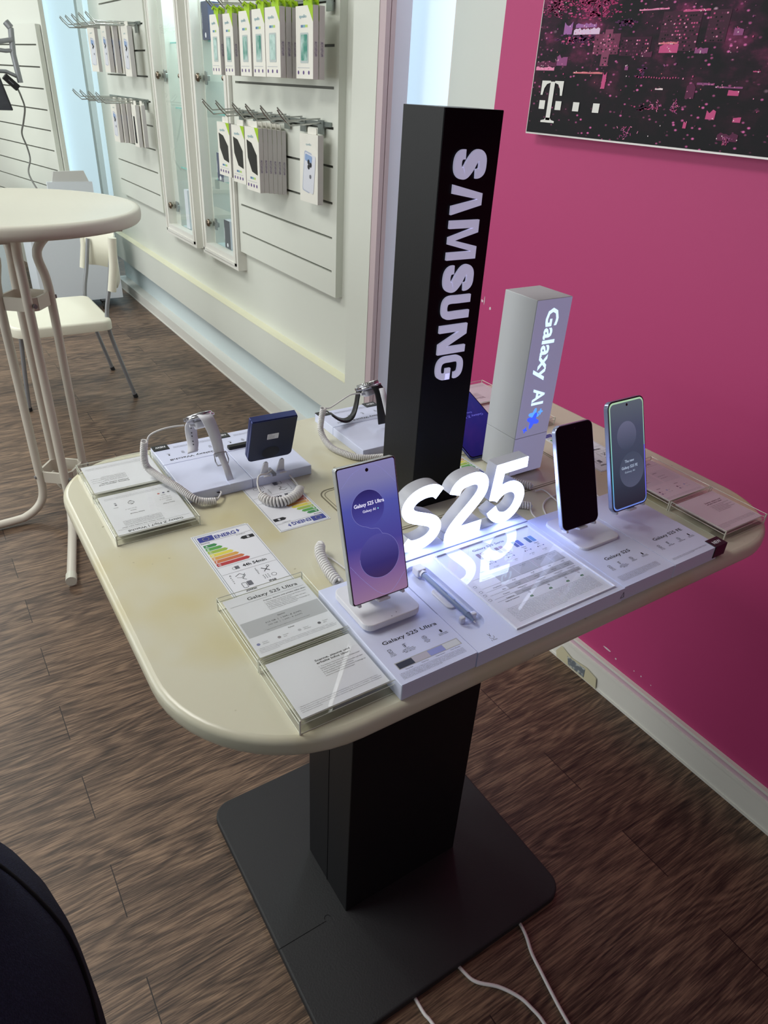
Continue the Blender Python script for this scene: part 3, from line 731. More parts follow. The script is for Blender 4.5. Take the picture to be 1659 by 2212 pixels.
# tree tops at the bottom left, tower blocks and the river of lights
CC = dict(R1=(118, 60, 88), R2=(138, 74, 104), R3=(96, 46, 76), PL=(64, 34, 54), PL2=(72, 42, 60), PK=(206, 88, 140), PK2=(240, 150, 190), OR=(226, 130, 140), LI=(168, 110, 175), LI2=(232, 205, 235), MA=(150, 84, 134), HO=(255, 235, 240), HZ=(176, 58, 112), HZ2=(128, 48, 88), HZ3=(96, 50, 96), HZ4=(60, 36, 58), PKT=(190, 90, 150))
CM = {k: M('print_city_' + k, v, .6, spec=.2) for k, v in CC.items()}
for n_, (x, y, w, h, k) in enumerate([(0.082, 0.25, 0.146, 0.03, 'HZ'), (-0.0, 0.241, 0.081, 0.04, 'HZ2'), (0.119, 0.233, 0.113, 0.016, 'HZ'), (0.237, 0.215, 0.053, 0.014, 'HZ3'), (0.071, 0.185, 0.124, 0.018, 'HZ3'), (0.316, 0.126, 0.024, 0.017, 'HZ3'), (0.324, 0.062, 0.047, 0.014, 'HZ4'), (0.18, 0.165, 0.073, 0.038, 'R1'), (0.208, 0.143, 0.022, 0.068, 'R2'), (0.258, 0.162, 0.08, 0.034, 'PL'), (0.356, 0.17, 0.093, 0.067, 'PL2'), (0.466, 0.184, 0.046, 0.052, 'PL2'), (0.64, 0.17, 0.07, 0.09, 'PL2'), (0.78, 0.19, 0.06, 0.08, 'PL'), (0.291, 0.241, 0.076, 0.003, 'PK2'), (0.402, 0.235, 0.063, 0.004, 'PK'), (0.08, 0.204, 0.026, 0.024, 'LI'), (0.112, 0.203, 0.079, 0.012, 'LI2'), (0.116, 0.216, 0.063, 0.008, 'LI'), (0.005, 0.133, 0.062, 0.008, 'PK2'), (0.131, 0.128, 0.09, 0.004, 'OR'), (0.223, 0.1, 0.011, 0.031, 'PK'), (0.072, 0.143, 0.034, 0.021, 'MA'), (0.005, 0.141, 0.066, 0.012, 'R3'), (0.374, 0.102, 0.02, 0.003, 'HO'), (0.517, 0.109, 0.06, 0.003, 'MA'), (0.548, 0.097, 0.024, 0.012, 'PK'), (0.452, 0.089, 0.021, 0.025, 'R3'), (0.512, 0.055, 0.021, 0.016, 'PK'), (0.358, 0.182, 0.048, 0.004, 'OR'), (0.363, 0.167, 0.046, 0.015, 'PK'), (0.527, 0.194, 0.02, 0.014, 'MA'), (0.45, 0.166, 0.03, 0.01, 'MA'), (0.474, 0.113, 0.04, 0.004, 'MA'), (0.574, 0.053, 0.017, 0.009, 'PK'), (0.318, 0.16, 0.029, 0.01, 'R3'), (0.282, 0.136, 0.009, 0.009, 'MA'), (0.589, 0.136, 0.015, 0.002, 'PK'), (0.464, 0.036, 0.008, 0.013, 'PK'), (0.549, 0.02, 0.046, 0.014, 'R3'), (0.297, 0.006, 0.039, 0.024, 'PKT'), (0.424, 0.062, 0.019, 0.02, 'PKT'), (0.371, 0.064, 0.032, 0.017, 'PKT'), (0.562, 0.014, 0.016, 0.013, 'PKT')]):
    z = .0004 + n_ * .00001
    if k[:2] == 'HZ':                                    # glowing haze: many small soft specks
        for i in range(int(w * h * 60000)):
            a = x + random.gauss(.5, .28) * w; c = y + random.gauss(.5, .3) * h; r_ = random.uniform(.0008, .0030)
            if a > .002: bb.disc(a, c, r_ * random.uniform(1, 2.4), z, CM[k] if random.random() < .8 else CM['PK'], 6, ry=r_ * .7)
    elif k == 'PKT':                                     # lamp-lit tree tops
        for i in range(26):
            a = x + random.gauss(.5, .25) * w; c = y + random.gauss(.5, .25) * h; q = random.uniform(0, 2 * pi)
            bb.line([(a, c), (a + .005 * cos(q), c + .005 * sin(q))], .0015, z, CM[random.choice(('PK', 'PKT', 'MA', 'PK2'))])
    elif k in ('R1', 'R2', 'PL', 'PL2'):                 # tower blocks with rows of windows
        bb.flat([(x, y), (x + w, y), (x + w, y + h), (x, y + h)], z, CM[k])
        rows_ = int(h / .0062); cols_ = int(w / .0058)
        for j in range(rows_):
            for i in range(cols_):
                u = random.random()
                if u < .70:
                    mm = CM['R3'] if k[0] == 'P' else CM['R2']
                    if u < .07: mm = CM['PK2']
                    elif u < .16: mm = CM['PK']
                    elif u < .35: mm = dark
                    bb.flat([(x + .001 + i * .0058, y + .0015 + j * .0062), (x + .0048 + i * .0058, y + .0015 + j * .0062), (x + .0048 + i * .0058, y + .0042 + j * .0062), (x + .001 + i * .0058, y + .0042 + j * .0062)], z + .00002, mm)
    else:
        n = max(3, int(w / .006)); top = [(x + w * i / n, y + h * random.uniform(.65, 1.1)) for i in range(n, -1, -1)]
        bb.flat([(x, y), (x + w, y)] + top, z, CM[k])
        for i in range(max(2, int(w / .008))): bb.disc(x + random.random() * w, y + random.random() * h, .0012, z + .00002, CM[random.choice(('PK2', 'HO', 'PK'))], 6)
for i in range(15): bb.disc(.325 + i * .0068, .1235 + random.uniform(-.001, .001), .0016, .0012, CM['PK'], 6)
for i in range(300):                                     # scattered street lamps
    x = random.uniform(.0, 1.6); y = random.uniform(.012, .27)
    if y < .118 and x < .20 or (y < .10 and random.random() < .62): continue
    r_ = random.choice((.0006, .0008, .0012, .0018)); bb.disc(x, y, r_, .0013, CM[random.choice(('PK', 'MA', 'PK', 'PK2', 'OR', 'R3', 'HO'))], 6)
bb.T = T; 
# re-transform what was collected before T was set
vv = [tuple(T @ Vector(p)) for p in bb.v]; bb.v = vv
o = bb.build('print', t)
o.data.transform(T.inverted()); o.matrix_basis = T
# the logo: a slab T and four small squares
b = MB(); b.T = frame2((PX - .0035, 1.5105, 1.4508), (0, -1, 0), (0, 0, 1)); lw = M('logo_white', (232, 232, 228), .4)
x0, y0, sx, sy = .034, .024, .073, .088
def LT(pts): return [(x0 + sx * p[0], y0 + sy * p[1]) for p in pts]
b.flat(LT([(.40, .06), (.60, .06), (.60, .98), (.40, .98)]), 0, lw)
b.flat(LT([(.18, 0), (.82, 0), (.82, .045), (.66, .07), (.60, .12), (.40, .12), (.34, .07), (.18, .045)]), 0, lw)
b.flat(LT([(0, 1), (0, .66), (.09, .66), (.14, .82), (.24, .92), (.40, .955), (.40, 1)]), 0, lw)
b.flat(LT([(1, 1), (.60, 1), (.60, .955), (.76, .92), (.86, .82), (.91, .66), (1, .66)]), 0, lw)
b.build('logo_letter', t)
for cx in (.0, .76, 1.56, 2.42):
    b = MB(); b.T = frame2((PX - .0035, 1.5105, 1.4508), (0, -1, 0), (0, 0, 1))
    b.flat(LT([(cx, .32), (cx + .27, .32), (cx + .27, .53), (cx, .53)]), 0, lw); b.build('logo_square', t)

# tape on the baseboard
b = MB(); b.T = frame2((XW - .017, .89, .004), (0, 1, 0), (0, 0, 1))
b.add([(p[0], p[1], -.0008) for p in ((0, 0), (.165, 0), (.172, .02), (.155, .052), (.11, .038), (.05, .047), (.008, .038))][::-1], [tuple(range(7))], M('aged_tape', (206, 200, 170), .3))
b.add([(p[0], p[1], -.0014) for p in ((.05, .006), (.115, .004), (.125, .034), (.052, .040))][::-1], [(0, 1, 2, 3)], M('grey_scrap', (110, 118, 126), .3, var=(60, (190, 195, 190), .5, .6)))
tag(b.build('tape_strip'), 'yellowed tape strip with a grey scrap on the baseboard below the magenta wall', 'tape')

# ------------------------------------------------------------------ display table
TZ = 0.965; TRZ = 0.987
t = thing('display_table', (0.60, 0.78, 0), 'cream-topped display table on a black column and black square floor plate', 'table')
b = MB(); b.prism(rrect(0.108, 1.098, 0.412, 1.128, (.17, .14, .12, .12), 14), 0.936, TZ, stained_top(), 0.008, 0.013, seg=4, smooth=True)
# raised outline of the cable cover let into the top
b.T = Matrix.Identity(4)
for w_, z_, m_ in ((.0022, TZ + .0003, M('cover_gap', (120, 114, 92), .6)),):
    o_ = rrect(.459, .90, .700, .857, .018, 5); b.line(o_ + [o_[0]], w_, z_, m_)
    o_ = rrect(.464, .895, .705, .852, .015, 5); b.line(o_ + [o_[0]], .0012, z_, m_)
b.build('tabletop', t)
b = MB(); b.prism(rrect(.445, .735, .696, .862, .002, 2), .02, .936, black_matte, .001); b.build('column', t)
b = MB(); b.box(.4442, .446, .778, .7795, .02, .936, black_gloss)
b.box(.44, .74, .69, .868, .936 - .001, .936, black_gloss); b.build('column_seam', t)
b = MB(); b.prism(rrect(.291, .888, .487, 1.078, .042, 8), 0, .02, rubber, .004, .002); 
b.line([(.291, .70), (.40, .70)], .0012, .0203, black_gloss); b.ring(.405, .704, .007, .001, .0203, black_gloss, a0=0, a1=pi)
b.build('floor_plate', t)

def cable(pts, r, name, label, cat='cable', m=cord_m, group=None, n=8):
    b = MB(); b.tube(catmull(pts, 8), r, m, n); return tag(b.build(name), label, cat, group)
cable([(.765, .56, .004), (.7554, .4754, .004), (.7378, .4295, .004), (.7285, .3903, .004), (.718, .3434, .004), (.7105, .3019, .004), (.70, .22, .004)], .0038, 'power_cable', 'white cable leaving the floor plate nearest its right corner')
cable([(.585, .53, .004), (.5937, .475, .004), (.604, .4472, .004), (.6368, .4163, .004), (.6592, .3816, .004), (.6668, .3538, .004), (.6697, .3218, .004), (.66, .25, .004)], .0038, 'power_cable', 'white cable curving in an S from the middle of the floor plate edge')
cable([(.482, .52, .004), (.4814, .4748, .004), (.4817, .4544, .004), (.4852, .435, .004), (.49, .36, .004)], .0036, 'power_cable', 'short white cable at the bottom edge, leftmost of the three floor cables')

# --- sign pillars
t = thing('sign_pillar', (.605, .781, TZ), 'tall black square pillar with large white lettering running down its front', 'sign')
b = MB(); b.prism(rrect(.5595, .6500, .7390, .8235, .0008, 2), TZ, 1.508, black_matte, 0.0005)
b.build('pillar_body', t)
b = MB(); b.box(.5603, .6495, .7384, .7392, TZ + .001, 1.5075, black_gloss); b.build('front_panel', t)
# letters: drawn upright in a unit cell then turned a quarter clockwise
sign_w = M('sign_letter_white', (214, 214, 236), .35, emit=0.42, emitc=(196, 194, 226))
def stroke(mb, pts, w, m, z0, z1, ws=None):
    P = [Vector(p) for p in pts]; L = []; R = []
    for i, p in enumerate(P):
        d = (P[min(i + 1, len(P) - 1)] - P[max(i - 1, 0)]).normalized(); nn = Vector((-d.y, d.x)) * (ws[i] if ws else w) / 2
        L.append(p + nn); R.append(p - nn)
    n = len(P)
    vs = [(p.x, p.y, z) for z in (z0, z1) for p in L + R]; fs = []
    for i in range(n - 1):
        fs.append((i, i + 1, n + i + 1, n + i)); fs.append((2 * n + i, 3 * n + i, 3 * n + i + 1, 2 * n + i + 1))
        fs.append((i + 1, i, 2 * n + i, 2 * n + i + 1)); fs.append((n + i, n + i + 1, 3 * n + i + 1, 3 * n + i))
    fs.append((0, n, 3 * n, 2 * n)); fs.append((n - 1, 3 * n - 1, 4 * n - 1, 2 * n - 1))
    mb.add(vs, fs, m)
def poly(mb, pts, m, z0, z1): mb.prism(pts, z0, z1, m, 0, 0)
SS = [(.86, .70), (.84, .80), (.74, .885), (.52, .905), (.28, .875), (.17, .77), (.20, .66), (.34, .575), (.52, .50), (.70, .42), (.83, .33), (.83, .21), (.72, .115), (.48, .085), (.26, .115), (.155, .20), (.14, .31)]
def big_letter(ch, w, h, d):
    mb = MB()
    def q(pts): return [(p[0] * w, p[1] * h) for p in pts]
    if ch == 'S':
        P = catmull([(x * w, y * h, 0) for x, y in SS], 4); P = [(p.x, p.y) for p in P]
        n = len(P); ws = [h * (.19 + .10 * max(0, 1 - abs(i / (n - 1) - .5) * 3.2)) + w * .06 for i in range(n)]
        stroke(mb, P, 0, sign_w, 0, d, ws)
    elif ch == 'A':
        poly(mb, q([(0, 0), (.30, 0), (.50, .86), (.40, 1), (.30, 1)]), sign_w, 0, d); poly(mb, q([(.50, .86), (.70, 0), (1, 0), (.70, 1), (.40, 1)]), sign_w, 0, d)
    elif ch == 'M':
        poly(mb, q([(0, 0), (.20, 0), (.20, 1), (0, 1)]), sign_w, 0, d); poly(mb, q([(.80, 0), (1, 0), (1, 1), (.80, 1)]), sign_w, 0, d)
        poly(mb, q([(.20, .83), (.41, 0), (.50, 0), (.50, .22), (.32, 1), (.20, 1)]), sign_w, 0, d); poly(mb, q([(.50, .22), (.50, 0), (.59, 0), (.80, .83), (.80, 1), (.68, 1)]), sign_w, 0, d)
    elif ch == 'U':
        P = catmull([(.17 * w, h, 0), (.17 * w, .55 * h, 0), (.17 * w, .26 * h, 0), (.27 * w, .13 * h, 0), (.5 * w, .095 * h, 0), (.73 * w, .13 * h, 0), (.83 * w, .26 * h, 0), (.83 * w, .55 * h, 0), (.83 * w, h, 0)], 4)
        P = [(p.x, p.y) for p in P]; n = len(P); ws = [w * .33 - (w * .33 - h * .19) * max(0, 1 - abs(i / (n - 1) - .5) * 5) for i in range(n)]
        stroke(mb, P, 0, sign_w, 0, d, ws)
    elif ch == 'N':
        poly(mb, q([(0, 0), (.25, 0), (.25, 1), (0, 1)]), sign_w, 0, d); poly(mb, q([(.75, 0), (1, 0), (1, 1), (.75, 1)]), sign_w, 0, d)
        poly(mb, q([(.25, .72), (.64, 0), (.75, 0), (.75, .28), (.36, 1), (.25, 1)]), sign_w, 0, d)
    elif ch == 'G':
        P = catmull([(x * w, y * h, 0) for x, y in [(.85, .68), (.84, .78), (.74, .88), (.5, .91), (.27, .87), (.16, .74), (.15, .5), (.16, .26), (.27, .13), (.5, .09), (.74, .13), (.845, .26), (.85, .40), (.85, .52)]], 4)
        P = [(p.x, p.y) for p in P]; n = len(P); stroke(mb, P, 0, sign_w, 0, d, [w * .25 + (h * .19 - w * .25) * abs(cos(2 * pi * i / (n - 1))) * .6 for i in range(n)])
        poly(mb, q([(.52, .36), (.98, .36), (.98, .54), (.52, .54)]), sign_w, 0, d)
    return mb
for ch, za, zb in (('S', 1.4642, 1.4344), ('A', 1.4269, 1.3922), ('M', 1.3855, 1.3377), ('S', 1.3297, 1.2977), ('U', 1.2917, 1.2599), ('N', 1.2521, 1.2118), ('G', 1.2089, 1.1732)):
    mb = big_letter(ch, za - zb, .0475, .0035)
    T = frame2((.5805, .7384, za), (0, 0, -1), (1, 0, 0))     # third axis = u x v = (0,0,-1)x(1,0,0) = (0,-1,0)
    mb.v = [tuple(T @ Vector(p)) for p in mb.v]; mb.build('letter', t)

t = thing('sign_pillar', (.806, .784, TZ), 'shorter silver-white square pillar with glowing lettering and blue stars', 'sign')
silver = M('silver_white_plastic', (196, 199, 203), .38)
b = MB(); b.prism(rrect(.7700, .8435, .7480, .8205, .0012, 2), TZ + .004, 1.0383, silver, .0004); b.prism(rrect(.7700, .8435, .7480, .8205, .0012, 2), 1.0387, 1.2662, silver, .0008)
b.box(.775, .79, .752, .77, TZ, TZ + .004, silver); b.box(.825, .838, .752, .77, TZ, TZ + .004, silver); b.box(.775, .79, .80, .815, TZ, TZ + .004, silver); b.box(.825, .838, .80, .815, TZ, TZ + .004, silver)
b.build('pillar_body', t)
b = MB(); b.box(.7708, .8428, .7474, .7481, 1.0392, 1.2655, M('front_lilac_panel', (150, 150, 178), .35, emit=.42, emitc=(166, 164, 200))); b.box(.7708, .8428, .7474, .7481, TZ + .005, 1.0378, M('front_lilac_panel', (150, 150, 178), .35, emit=.42, emitc=(166, 164, 200))); b.build('front_panel', t)
b = MB(); b.T = frame2((.794, .7472, 1.2522), (0, 0, -1), (1, 0, 0))
b.text('Galaxy', 0, 0, .0265, lit_text, 0, fit=.1165, bold=.022); b.text('AI', .1295, 0, .0265, lit_text, 0, fit=.0285, bold=.022)
b.build('lettering', t)
b = MB(); b.T = frame2((0, .7472, 0), (1, 0, 0), (0, 0, 1))
def sparkle(cx, cz, r, m, rot=.35):
    pts = []
    for i in range(32):
        a = 2 * pi * i / 32; k = abs(cos(2 * a)); rr = r * (.46 + .54 * k ** 2.5) ; pts.append((cx + rr * cos(a + rot), cz + rr * sin(a + rot)))
    b.add([(p[0], p[1], 0) for p in pts], [tuple(range(32))], m)
s_a = M('lit_star_light', (110, 180, 255), .4, emit=.9, emitc=(95, 170, 255)); s_b = M('lit_star_blue', (70, 100, 250), .4, emit=.9, emitc=(62, 95, 250))
sparkle(.8035, 1.0765, .0125, s_a, -.2); sparkle(.8175, 1.0800, .0058, s_a, 0)
b.T = frame2((0, .7470, 0), (1, 0, 0), (0, 0, 1)); sparkle(.8035, 1.0665, .0150, s_b, -.35); sparkle(.7885, 1.0520, .0055, s_b, -.3)
b.build('sparkle_emblem', t)

# --- the long white display tray: three bodies seen as separate units
def icon_row(b, xs, y, k, texts, z=.2):
    """phone, camera, storage, battery pictograms with captions (mm)"""
    x = xs[0]; b.line([(x - 2 * k, y - 2.6 * k), (x + 2 * k, y - 2.6 * k), (x + 2 * k, y + 2.6 * k), (x - 2 * k, y + 2.6 * k), (x - 2 * k, y - 2.6 * k)], .5 * k, z, ink)
    b.line([(x - 1 * k, y - 1 * k), (x + 1 * k, y + 1 * k)], .4 * k, z, ink); b.disc(x + 1 * k, y + 1 * k, .45 * k, z, ink, 8); b.disc(x - 1 * k, y - 1 * k, .45 * k, z, ink, 8)
    x = xs[1]; b.line([(x - 2.4 * k, y - 2.6 * k), (x - 2.4 * k, y + 2.8 * k), (x + 2 * k, y + 2.8 * k)], .45 * k, z, ink)
    for q in (1.4, -.2, -1.8): b.disc(x - .8 * k, y + q * k, .75 * k, z, ink, 12)
    b.disc(x + 1 * k, y + .5 * k, .4 * k, z, ink, 8)
    x = xs[2]; b.ring(x, y, 2.9 * k, .4 * k, z, ink, 24); b.ring(x, y, 1.3 * k, .4 * k, z, ink, 18); b.line([(x, y + 1 * k), (x, y + 2.8 * k)], .4 * k, z, ink); b.line([(x + .9 * k, y - .7 * k), (x + 2.3 * k, y - 1.6 * k)], .4 * k, z, ink)
    x = xs[3]; b.flat(rrect(x - 1.4 * k, x + 1.4 * k, y - 2.4 * k, y + 2 * k, .5 * k, 2), z, ink); b.flat([(x - .7 * k, y + 2 * k), (x + .7 * k, y + 2 * k), (x + .7 * k, y + 2.6 * k), (x - .7 * k, y + 2.6 * k)], z, ink)
    for xx, tx in zip(xs, texts):
        for i, s_ in enumerate(tx): b.text(s_, xx, y - 4.6 * k - i * 2.0 * k, 1.25 * k, ink, z, align='C', bold=.01)
FOOT = ['* Bestimmte AI-Funktionen setzen eine Internetverbindung, einen Samsung Account oder einen', 'Google Account Login voraus. Galaxy AI ist in Deutschland ab 16 Jahren verfügbar. Verfügbarkeit',
        'bzw. Funktionsumfang kann je nach Sprache variieren. Ggf. ist ein Download des Sprachpakets', 'erforderlich. Die Genauigkeit der Ergebnisse ist nicht garantiert. Abbildungen ähnlich. Display',
        'diagonal gemessen. Tatsächlich verfügbarer Speicher ist geringer, da ein Teil vom Betriebssystem', 'belegt wird. Laufzeit abhängig von Netzwerk, Einstellungen und Nutzung. Weitere Informationen',
        'und Hinweise findest du auf den Produktseiten des Herstellers im Internet. Stand: 01/2025.']
def foot(b, x, y, w, h, n, m=ink, z=.2, k=0):
    for i in range(n): b.text(FOOT[(i + k) % len(FOOT)], x, y - i * h * 1.75, h, m, z, fit=w if i < n - 1 else w * .6)

# Ultra unit
t = thing('display_tray', (.378, .512, TZ), 'white display unit with the lavender phone and a strip of four colour chips', 'display tray')
b = MB(); b.rbox(.3262, .4292, .4195, .606, TZ, TRZ, white_tray, .0015, .001); b.build('tray_body', t)
b = MB(); b.T = NEAR(.3262, .4195, TRZ)
b.rbox(.4, 102.6, .4, 76.0, 0, .6, white_tray, .4, .1); b.build('info_plate', t)
b = MB(); b.T = NEAR(.3262, .4195, TRZ + .0006)
b.text('Galaxy S25 Ultra', 16.3, 61.5, 5.6, ink, .15, fit=75, bold=.012)
icon_row(b, (17.5, 38, 64.5, 88), 50, 1.0, (('Display', '17,42 cm/', '6,9" QHD+'), ('Kamera', '200MP (Weitwinkel),', '50MP (Ultra Weitwinkel),', '50MP, 10MP (Tele)'), ('Speicher', '1TB/512GB/', '256GB'), ('Videowiedergabe', 'Bis zu 31 Stunden')), .15)
b.flat([(10.5, 20.5), (96.5, 20.5), (96.5, 31.5), (10.5, 31.5)], .05, M('chip_window', (176, 178, 178), .4))
for i, c in enumerate(((62, 66, 78), (190, 186, 198), (150, 158, 214), (214, 218, 220))):
    b.flat([(11.5 + i * 21, 21.3), (32.2 + i * 21, 21.3), (32.2 + i * 21, 30.2), (11.5 + i * 21, 30.2)], .12, M('chip_%d%d%d' % c, c, .3))
    b.text(('Titanium Black', 'Titanium Gray', 'Titanium Silverblue', 'Titanium Whitesilver')[i], 21.8 + i * 21, 17.6, 1.2, ink, .15, align='C', bold=.01)
foot(b, 7, 14.6, 86, .80, 7, z=.15)
b.build('printed_text', t)
b = MB(); b.prism(rrect(.3345, .4125, .5045, .585, .011, 6), TRZ + .002, TRZ + .012, white_pl, .0012, .003, smooth=False); b.prism(rrect(.338, .409, .508, .582, .010, 6), TRZ, TRZ + .002, white_pl, 0)
b.disc(.3795, .5120, .0006, TRZ + .0122, ink, 8); b.disc(.371, .5085, .0006, TRZ + .0122, ink, 8)
b.build('stand_puck', t)

# middle unit with pen bay and comparison sheet
t = thing('display_tray', (.552, .512, TZ), 'middle white display unit with a stylus bay and a comparison table under glass', 'display tray')
X0, X1, Y0, Y1 = .4298, .6750, .4190, .6025
b = MB()
gx0, gx1, gy0, gy1 = .441, .4745, .452, .592       # pen bay
b.box(X0, X1, Y0, Y1, TZ, TRZ - .006, white_tray)
b.box(X0, gx0, Y0, Y1, TRZ - .006, TRZ, white_tray); b.box(gx1, X1, Y0, Y1, TRZ - .006, TRZ, white_tray)
o_ = rrect(gx0, gx1, gy0, gy1, .0165, 8)
# fill between the bay outline and the strip around it
ys0 = [(x, y) for x, y in o_ if y <= (gy0 + gy1) / 2]; ys0.sort(); ys1 = [(x, y) for x, y in o_ if y > (gy0 + gy1) / 2]; ys1.sort()
for arr, yy in ((ys0, Y0), (ys1, Y1)):
    for (xa, ya), (xb, yb) in zip(arr[:-1], arr[1:]):
        if xb - xa < 1e-6: continue
        b.add([(xa, yy, TRZ), (xb, yy, TRZ), (xb, yb, TRZ), (xa, ya, TRZ)], [(0, 1, 2, 3)] if yy < ya else [(3, 2, 1, 0)], white_tray)
        b.add([(xa, ya, TRZ), (xb, yb, TRZ), (xb, yb, TRZ - .006), (xa, ya, TRZ - .006)], [(0, 1, 2, 3)], white_tray)
b.add([(gx0, Y0, TRZ), (gx1, Y0, TRZ), (gx1, Y0, TRZ - .006), (gx0, Y0, TRZ - .006)], [(3, 2, 1, 0)], white_tray)
b.add([(gx0, Y1, TRZ), (gx1, Y1, TRZ), (gx1, Y1, TRZ - .006), (gx0, Y1, TRZ - .006)], [(0, 1, 2, 3)], white_tray)
b.build('tray_body', t)
b = MB(); b.rbox(.4296, .675, .6035, .640, TZ, TRZ + .0015, white_tray, .001, .0006); b.box(.4298, .675, .6022, .6038, TZ, TRZ - .002, M('seam_dark', (90, 95, 120), .6)); b.build('letter_plinth', t)
b = MB(); sx0, sx1, sy0, sy1 = .4965, .6632, .4292, .5920
b.T = NEAR(sx0, sy0, TRZ + .0002); Wm, Hm = (sx1 - sx0) * 1000, (sy1 - sy0) * 1000
b.flat([(0, 0), (Wm, 0), (Wm, Hm), (0, Hm)], 0, paper)
b.text('Galaxy S25 Serie', 55, 149, 4.4, ink, .1, fit=56, bold=.01)
cols = (62, 95, 126, 150); names = (('Galaxy', 'S25 Edge'), ('Galaxy', 'S25 Ultra'), ('Galaxy', 'S25+'), ('Galaxy', 'S25'))
pc = ((176, 150, 160), (86, 102, 160), (86, 110, 190), (120, 165, 215))
for c, nm, p in zip(cols, names, pc):
    b.flat(rrect(c - 9, c - 3, 129, 143, 1, 2), .1, M('img_%d' % p[2], tuple(int(v * .8) for v in p), .4)); b.flat(rrect(c - 2, c + 5, 129, 143, 1, 2), .1, M('imgb_%d' % p[2], p, .4))
    for i, s_ in enumerate(nm): b.text(s_, c, 124.5 - i * 4, 2.2, ink, .1, align='C', bold=.01)
    for i, q in enumerate(((70, 72, 90), (190, 195, 205), (215, 218, 225), (80, 100, 160))): b.disc(c - 5 + i * 3.4, 116.5, 1.15, .1, M('dot_%d' % q[0], q, .4), 10)
rows = [112, 98, 78, 70, 62, 54, 48]
for i, (a, c) in enumerate(zip(rows[:-1], rows[1:])):
    if i % 2 == 1: b.flat([(44, c), (160, c), (160, a), (44, a)], .05, greyband)
    b.line([(12, c), (160, c)], .35, .1, greyink)
for x in (78, 110, 138): b.line([(x, 46), (x, 114)], .35, .12, M('hair_white', (240, 240, 245), .5))
rowt = [('Display', ('6,7" QHD+', '6,9" QHD+', '6,7" QHD+', '6,2" FHD+')), ('Maße (HxBxT)', ('158 x 76 mm', '163 x 78 mm', '158 x 76 mm', '147 x 71 mm')), ('Hauptkamera', ('200 MP', '200 MP', '50 MP', '50 MP')), ('Akku', ('3.900 mAh', '5.000 mAh', '4.900 mAh', '4.000 mAh')), ('Prozessor', ('Snapdragon 8 Elite',) * 4), ('Gerätschutz', ('Titanium-Rahmen', 'Titanium-Rahmen', 'Armor Aluminium', 'Armor Aluminium'))]
for (nm, vals), ytop in zip(rowt, rows):
    b.text(nm, 40, ytop - 5.4, 1.9, ink, .1, align='R', bold=.012)
    for c, v_ in zip(cols, vals):
        b.text(v_, c, ytop - 4.4, 1.5, ink, .13, align='C', bold=.008); b.text('für Galaxy' if 'Snap' in v_ else 'bis zu', c, ytop - 6.8, 1.3, ink, .13, align='C')
b.text('Galaxy AI Funktionen', 44, 43.5, 1.9, ink, .1, align='R', bold=.012)
for c in cols: b.ring(c, 44.5, 1.5, .3, .1, ink, 14); b.line([(c - .7, 44.5), (c - .1, 43.9), (c + .8, 45.3)], .3, .12, ink)
for i, c in enumerate((62, 95, 126, 152)): b.flat([(c - 6, 37.6), (c - 4, 39.2), (c - .5, 39.2), (c - .5, 36), (c - 4, 36)][::-1], .1, M('eco_green', (60, 120, 70), .5)); b.text('B', c - 2.5, 36.6, 2, paper, .14, align='C')
for i in range(12): b.text(FOOT[i % 7], 12, 32 - i * 2.25, 1.05, greyink, .1, fit=146 if i < 11 else 80)
for i, y in enumerate((104, 86, 74, 66, 56)): b.line(rrect(4.5, 8.5, y - 1.8, y + 1.8, .8, 2) + [(4.5, y)], .4, .1, ink)
b.build('comparison_sheet', t)
b = MB(); b.T = NEAR(sx0, sy0, TRZ + .0006); b.box(-1, Wm + 1, -1, Hm + 1, .2, 1.8, glass_cover); b.build('cover_glass', t)
b = MB(); b.T = NEAR(sx0, sy0, TRZ); fe = M('frame_highlight_plastic', (240, 242, 250), .2)
for a, c, d, e in ((-2.2, Wm + 2.2, -2.2, -1.0), (-2.2, Wm + 2.2, Hm + 1.0, Hm + 2.2), (-2.2, -1.0, -1, Hm + 1), (Wm + 1.0, Wm + 2.2, -1, Hm + 1)): b.box(a, c, d, e, 0, 2.4, fe)
b.build('glass_frame', t)
b = MB(); b.T = NEAR(.4298, .4190, TRZ)
b.text('S Pen', 26, 7.2, 2.1, ink, .15, fit=8.5); b.line([(30, 14.5), (28.5, 19.5), (30, 15.2), (31.5, 19.5)], .5, .15, ink); b.ring(30.5, 13.4, 3.2, .4, .15, ink, 20, pi * .9, pi * 2.1)
b.T = frame2((.6705, .4188, .972), (1, 0, 0), (0, 0, 1)) @ MM; b.line([(0, 0), (4.2, 8.5), (6.6, 0), (0, 0)], .7, 0, ink)
b.build('printed_text', t)
for s_ in (-1, 1):
    b = MB(); b.rbox(.4587 + s_ * .0085 - .0035, .4587 + s_ * .0085 + .0035, .4715, .4775, TRZ - .006, TRZ + .003, white_pl, .002, .001); b.build('pen_rest', t)
b = MB(); b.prism(rrect(.4512, .4662, .500, .542, .007, 5), TRZ - .006, TRZ - .0035, white_pl, .001); b.build('finger_recess', t)
